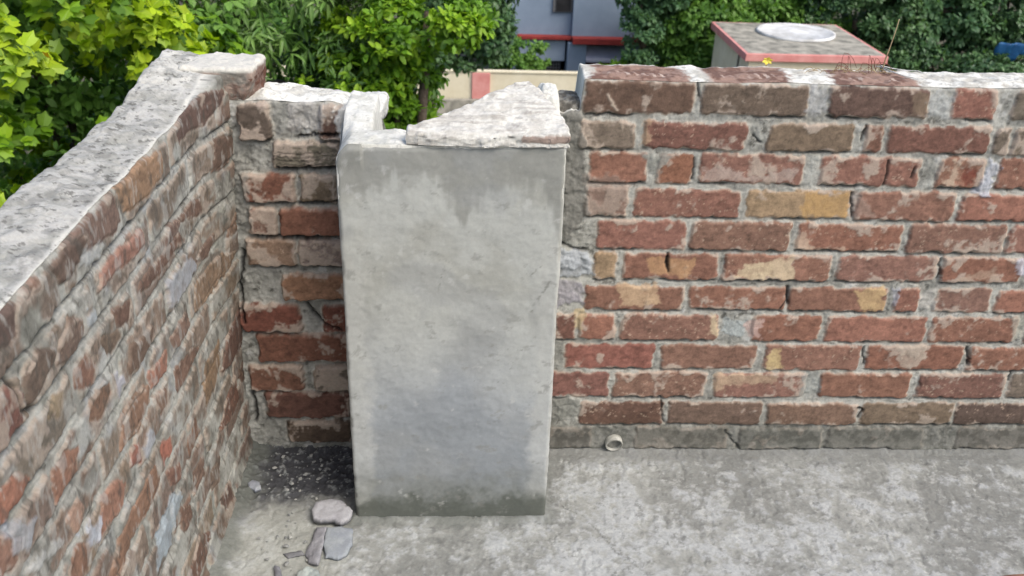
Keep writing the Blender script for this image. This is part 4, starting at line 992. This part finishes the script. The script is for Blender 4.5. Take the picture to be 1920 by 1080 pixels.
tree('mango_tree','dark mango tree with long drooping leaves behind the short brick section',(-1.4,6.6,gz),
  [((-1.5,5.3,-.5),(1.0,.9,1.5)),((-.98,5.3,-.75),(.36,.6,.65))],.17,rg=np.random.default_rng(3),nros=3400,perros=9,size=.14,kind='long',cols=MANGO,mat=M_LEAFD,clump=.34,nclump=85,branches=14,droop=.35)
tree('young_tree','yellow-green small-leaved tree at the right end of the left foliage, left of the blue house',(-.9,5.4,gz),
  [((-.28,4.6,.20),(.34,.4,.30)),((-.80,4.7,-.52),(.36,.4,.36)),((-.62,4.8,-.05),(.36,.4,.4)),((-.56,4.9,-.80),(.24,.3,.28)),((-.50,4.8,-.42),(.22,.3,.22))],.07,rg=np.random.default_rng(4),nros=2200,perros=7,size=.068,kind='oval',cols=BRT,mat=M_LEAF,clump=.17,nclump=60,branches=8)
tree('leafy_tree','deep green tree filling the gap between the lime tree and the mango tree',(-3.0,9.5,gz),
  [((-3.4,8.8,-1.6),(2.2,1.4,2.4)),((-5.6,8.5,-1.8),(2.2,1.4,2.4))],.2,rg=np.random.default_rng(5),nros=7000,perros=6,size=.13,kind='oval',cols=MID,mat=M_LEAF,clump=.5,nclump=110,branches=10)
# far trees
tree('leafy_tree','dark tree overhanging the left part of the blue house',(-2.2,25.6,gz),
  [((.0,24.5,-2.9),(1.35,1.3,1.3)),((-.5,24.6,-4.1),(1.1,1.1,1.05)),((.45,24.4,-4.2),(.5,.7,.7))],.22,rg=np.random.default_rng(6),nros=3800,perros=6,size=.20,kind='oval',cols=DRK,mat=M_LEAFD,clump=.5,nclump=75,front=.5,branches=8)
tree('garden_shrub','small rounded green shrub behind the cream wall, left of the blue house wall panel',(2.3,34.6,gz),
  [((1.9,34.4,-7.3),(1.1,.7,.95))],.08,rg=np.random.default_rng(7),nros=900,perros=6,size=.16,kind='oval',cols=MID,mat=M_LEAF,clump=.3,nclump=30,branches=4)
tree('garden_shrub','low yellowish shrub behind the cream wall under the white sunshade',(6.1,34.6,gz),
  [((6.2,34.4,-7.75),(1.3,.6,.55))],.06,rg=np.random.default_rng(8),nros=700,perros=6,size=.14,kind='oval',cols=BRT,mat=M_LEAF,clump=.25,nclump=30,branches=4)
tree('leafy_tree','slender green tree standing before the right half of the blue house',(6.8,34.6,gz),
  [((6.3,34.2,-4.3),(.8,.8,1.5)),((7.4,34.4,-4.6),(.9,.8,1.0)),((6.6,34.0,-6.3),(.5,.6,.9))],.14,rg=np.random.default_rng(9),nros=2300,perros=6,size=.20,kind='oval',cols=BLG,mat=M_LEAF,clump=.4,nclump=60,branches=8)
far=[('bushy green tree just left of the pink-edged shed roof',9.0,35.2,-6.2,1.7,2.6,MID),('dense bright-tipped tree directly behind the shed roof',12.2,37,-5.4,2.4,3.6,MID),
 ('dark evergreen right behind the right corner of the shed roof',15.6,36.2,-5.9,2.4,3.4,DRK),('bluish-green tree in the gap between shed and blue tarpaulin',18.6,37,-5.3,2.5,3.8,BLG),
 ('dark tree at the right edge above the blue tarpaulin',22.4,37.5,-4.9,2.6,4.0,DRK),('tall pale-tipped tree at the far back right',19.5,43,-4.0,3.6,4.5,BLG),('tall tree far behind the shed',13,43.5,-4.0,4.0,4.5,MID),
 ('low dark shrub mass under the blue tarpaulin',20.6,34.6,-8.3,2.2,1.3,DRK)]
for k,(lb,x,y,z,rx,rz,cc) in enumerate(far):
    tree('leafy_tree',lb,(x,y+.5,gz),[((x,y,z),(rx,1.5,rz)),((x+rx*.5,y-.4,z-rz*.35),(rx*.75,1.2,rz*.6))],.25,rg=np.random.default_rng(20+k),nros=4200 if rz>2 else 1800,perros=6,size=.24,kind='oval',cols=cc,mat=M_LEAFD if cc is DRK else M_LEAF,clump=.55,nclump=110,branches=6,group='trees beyond the boundary wall')
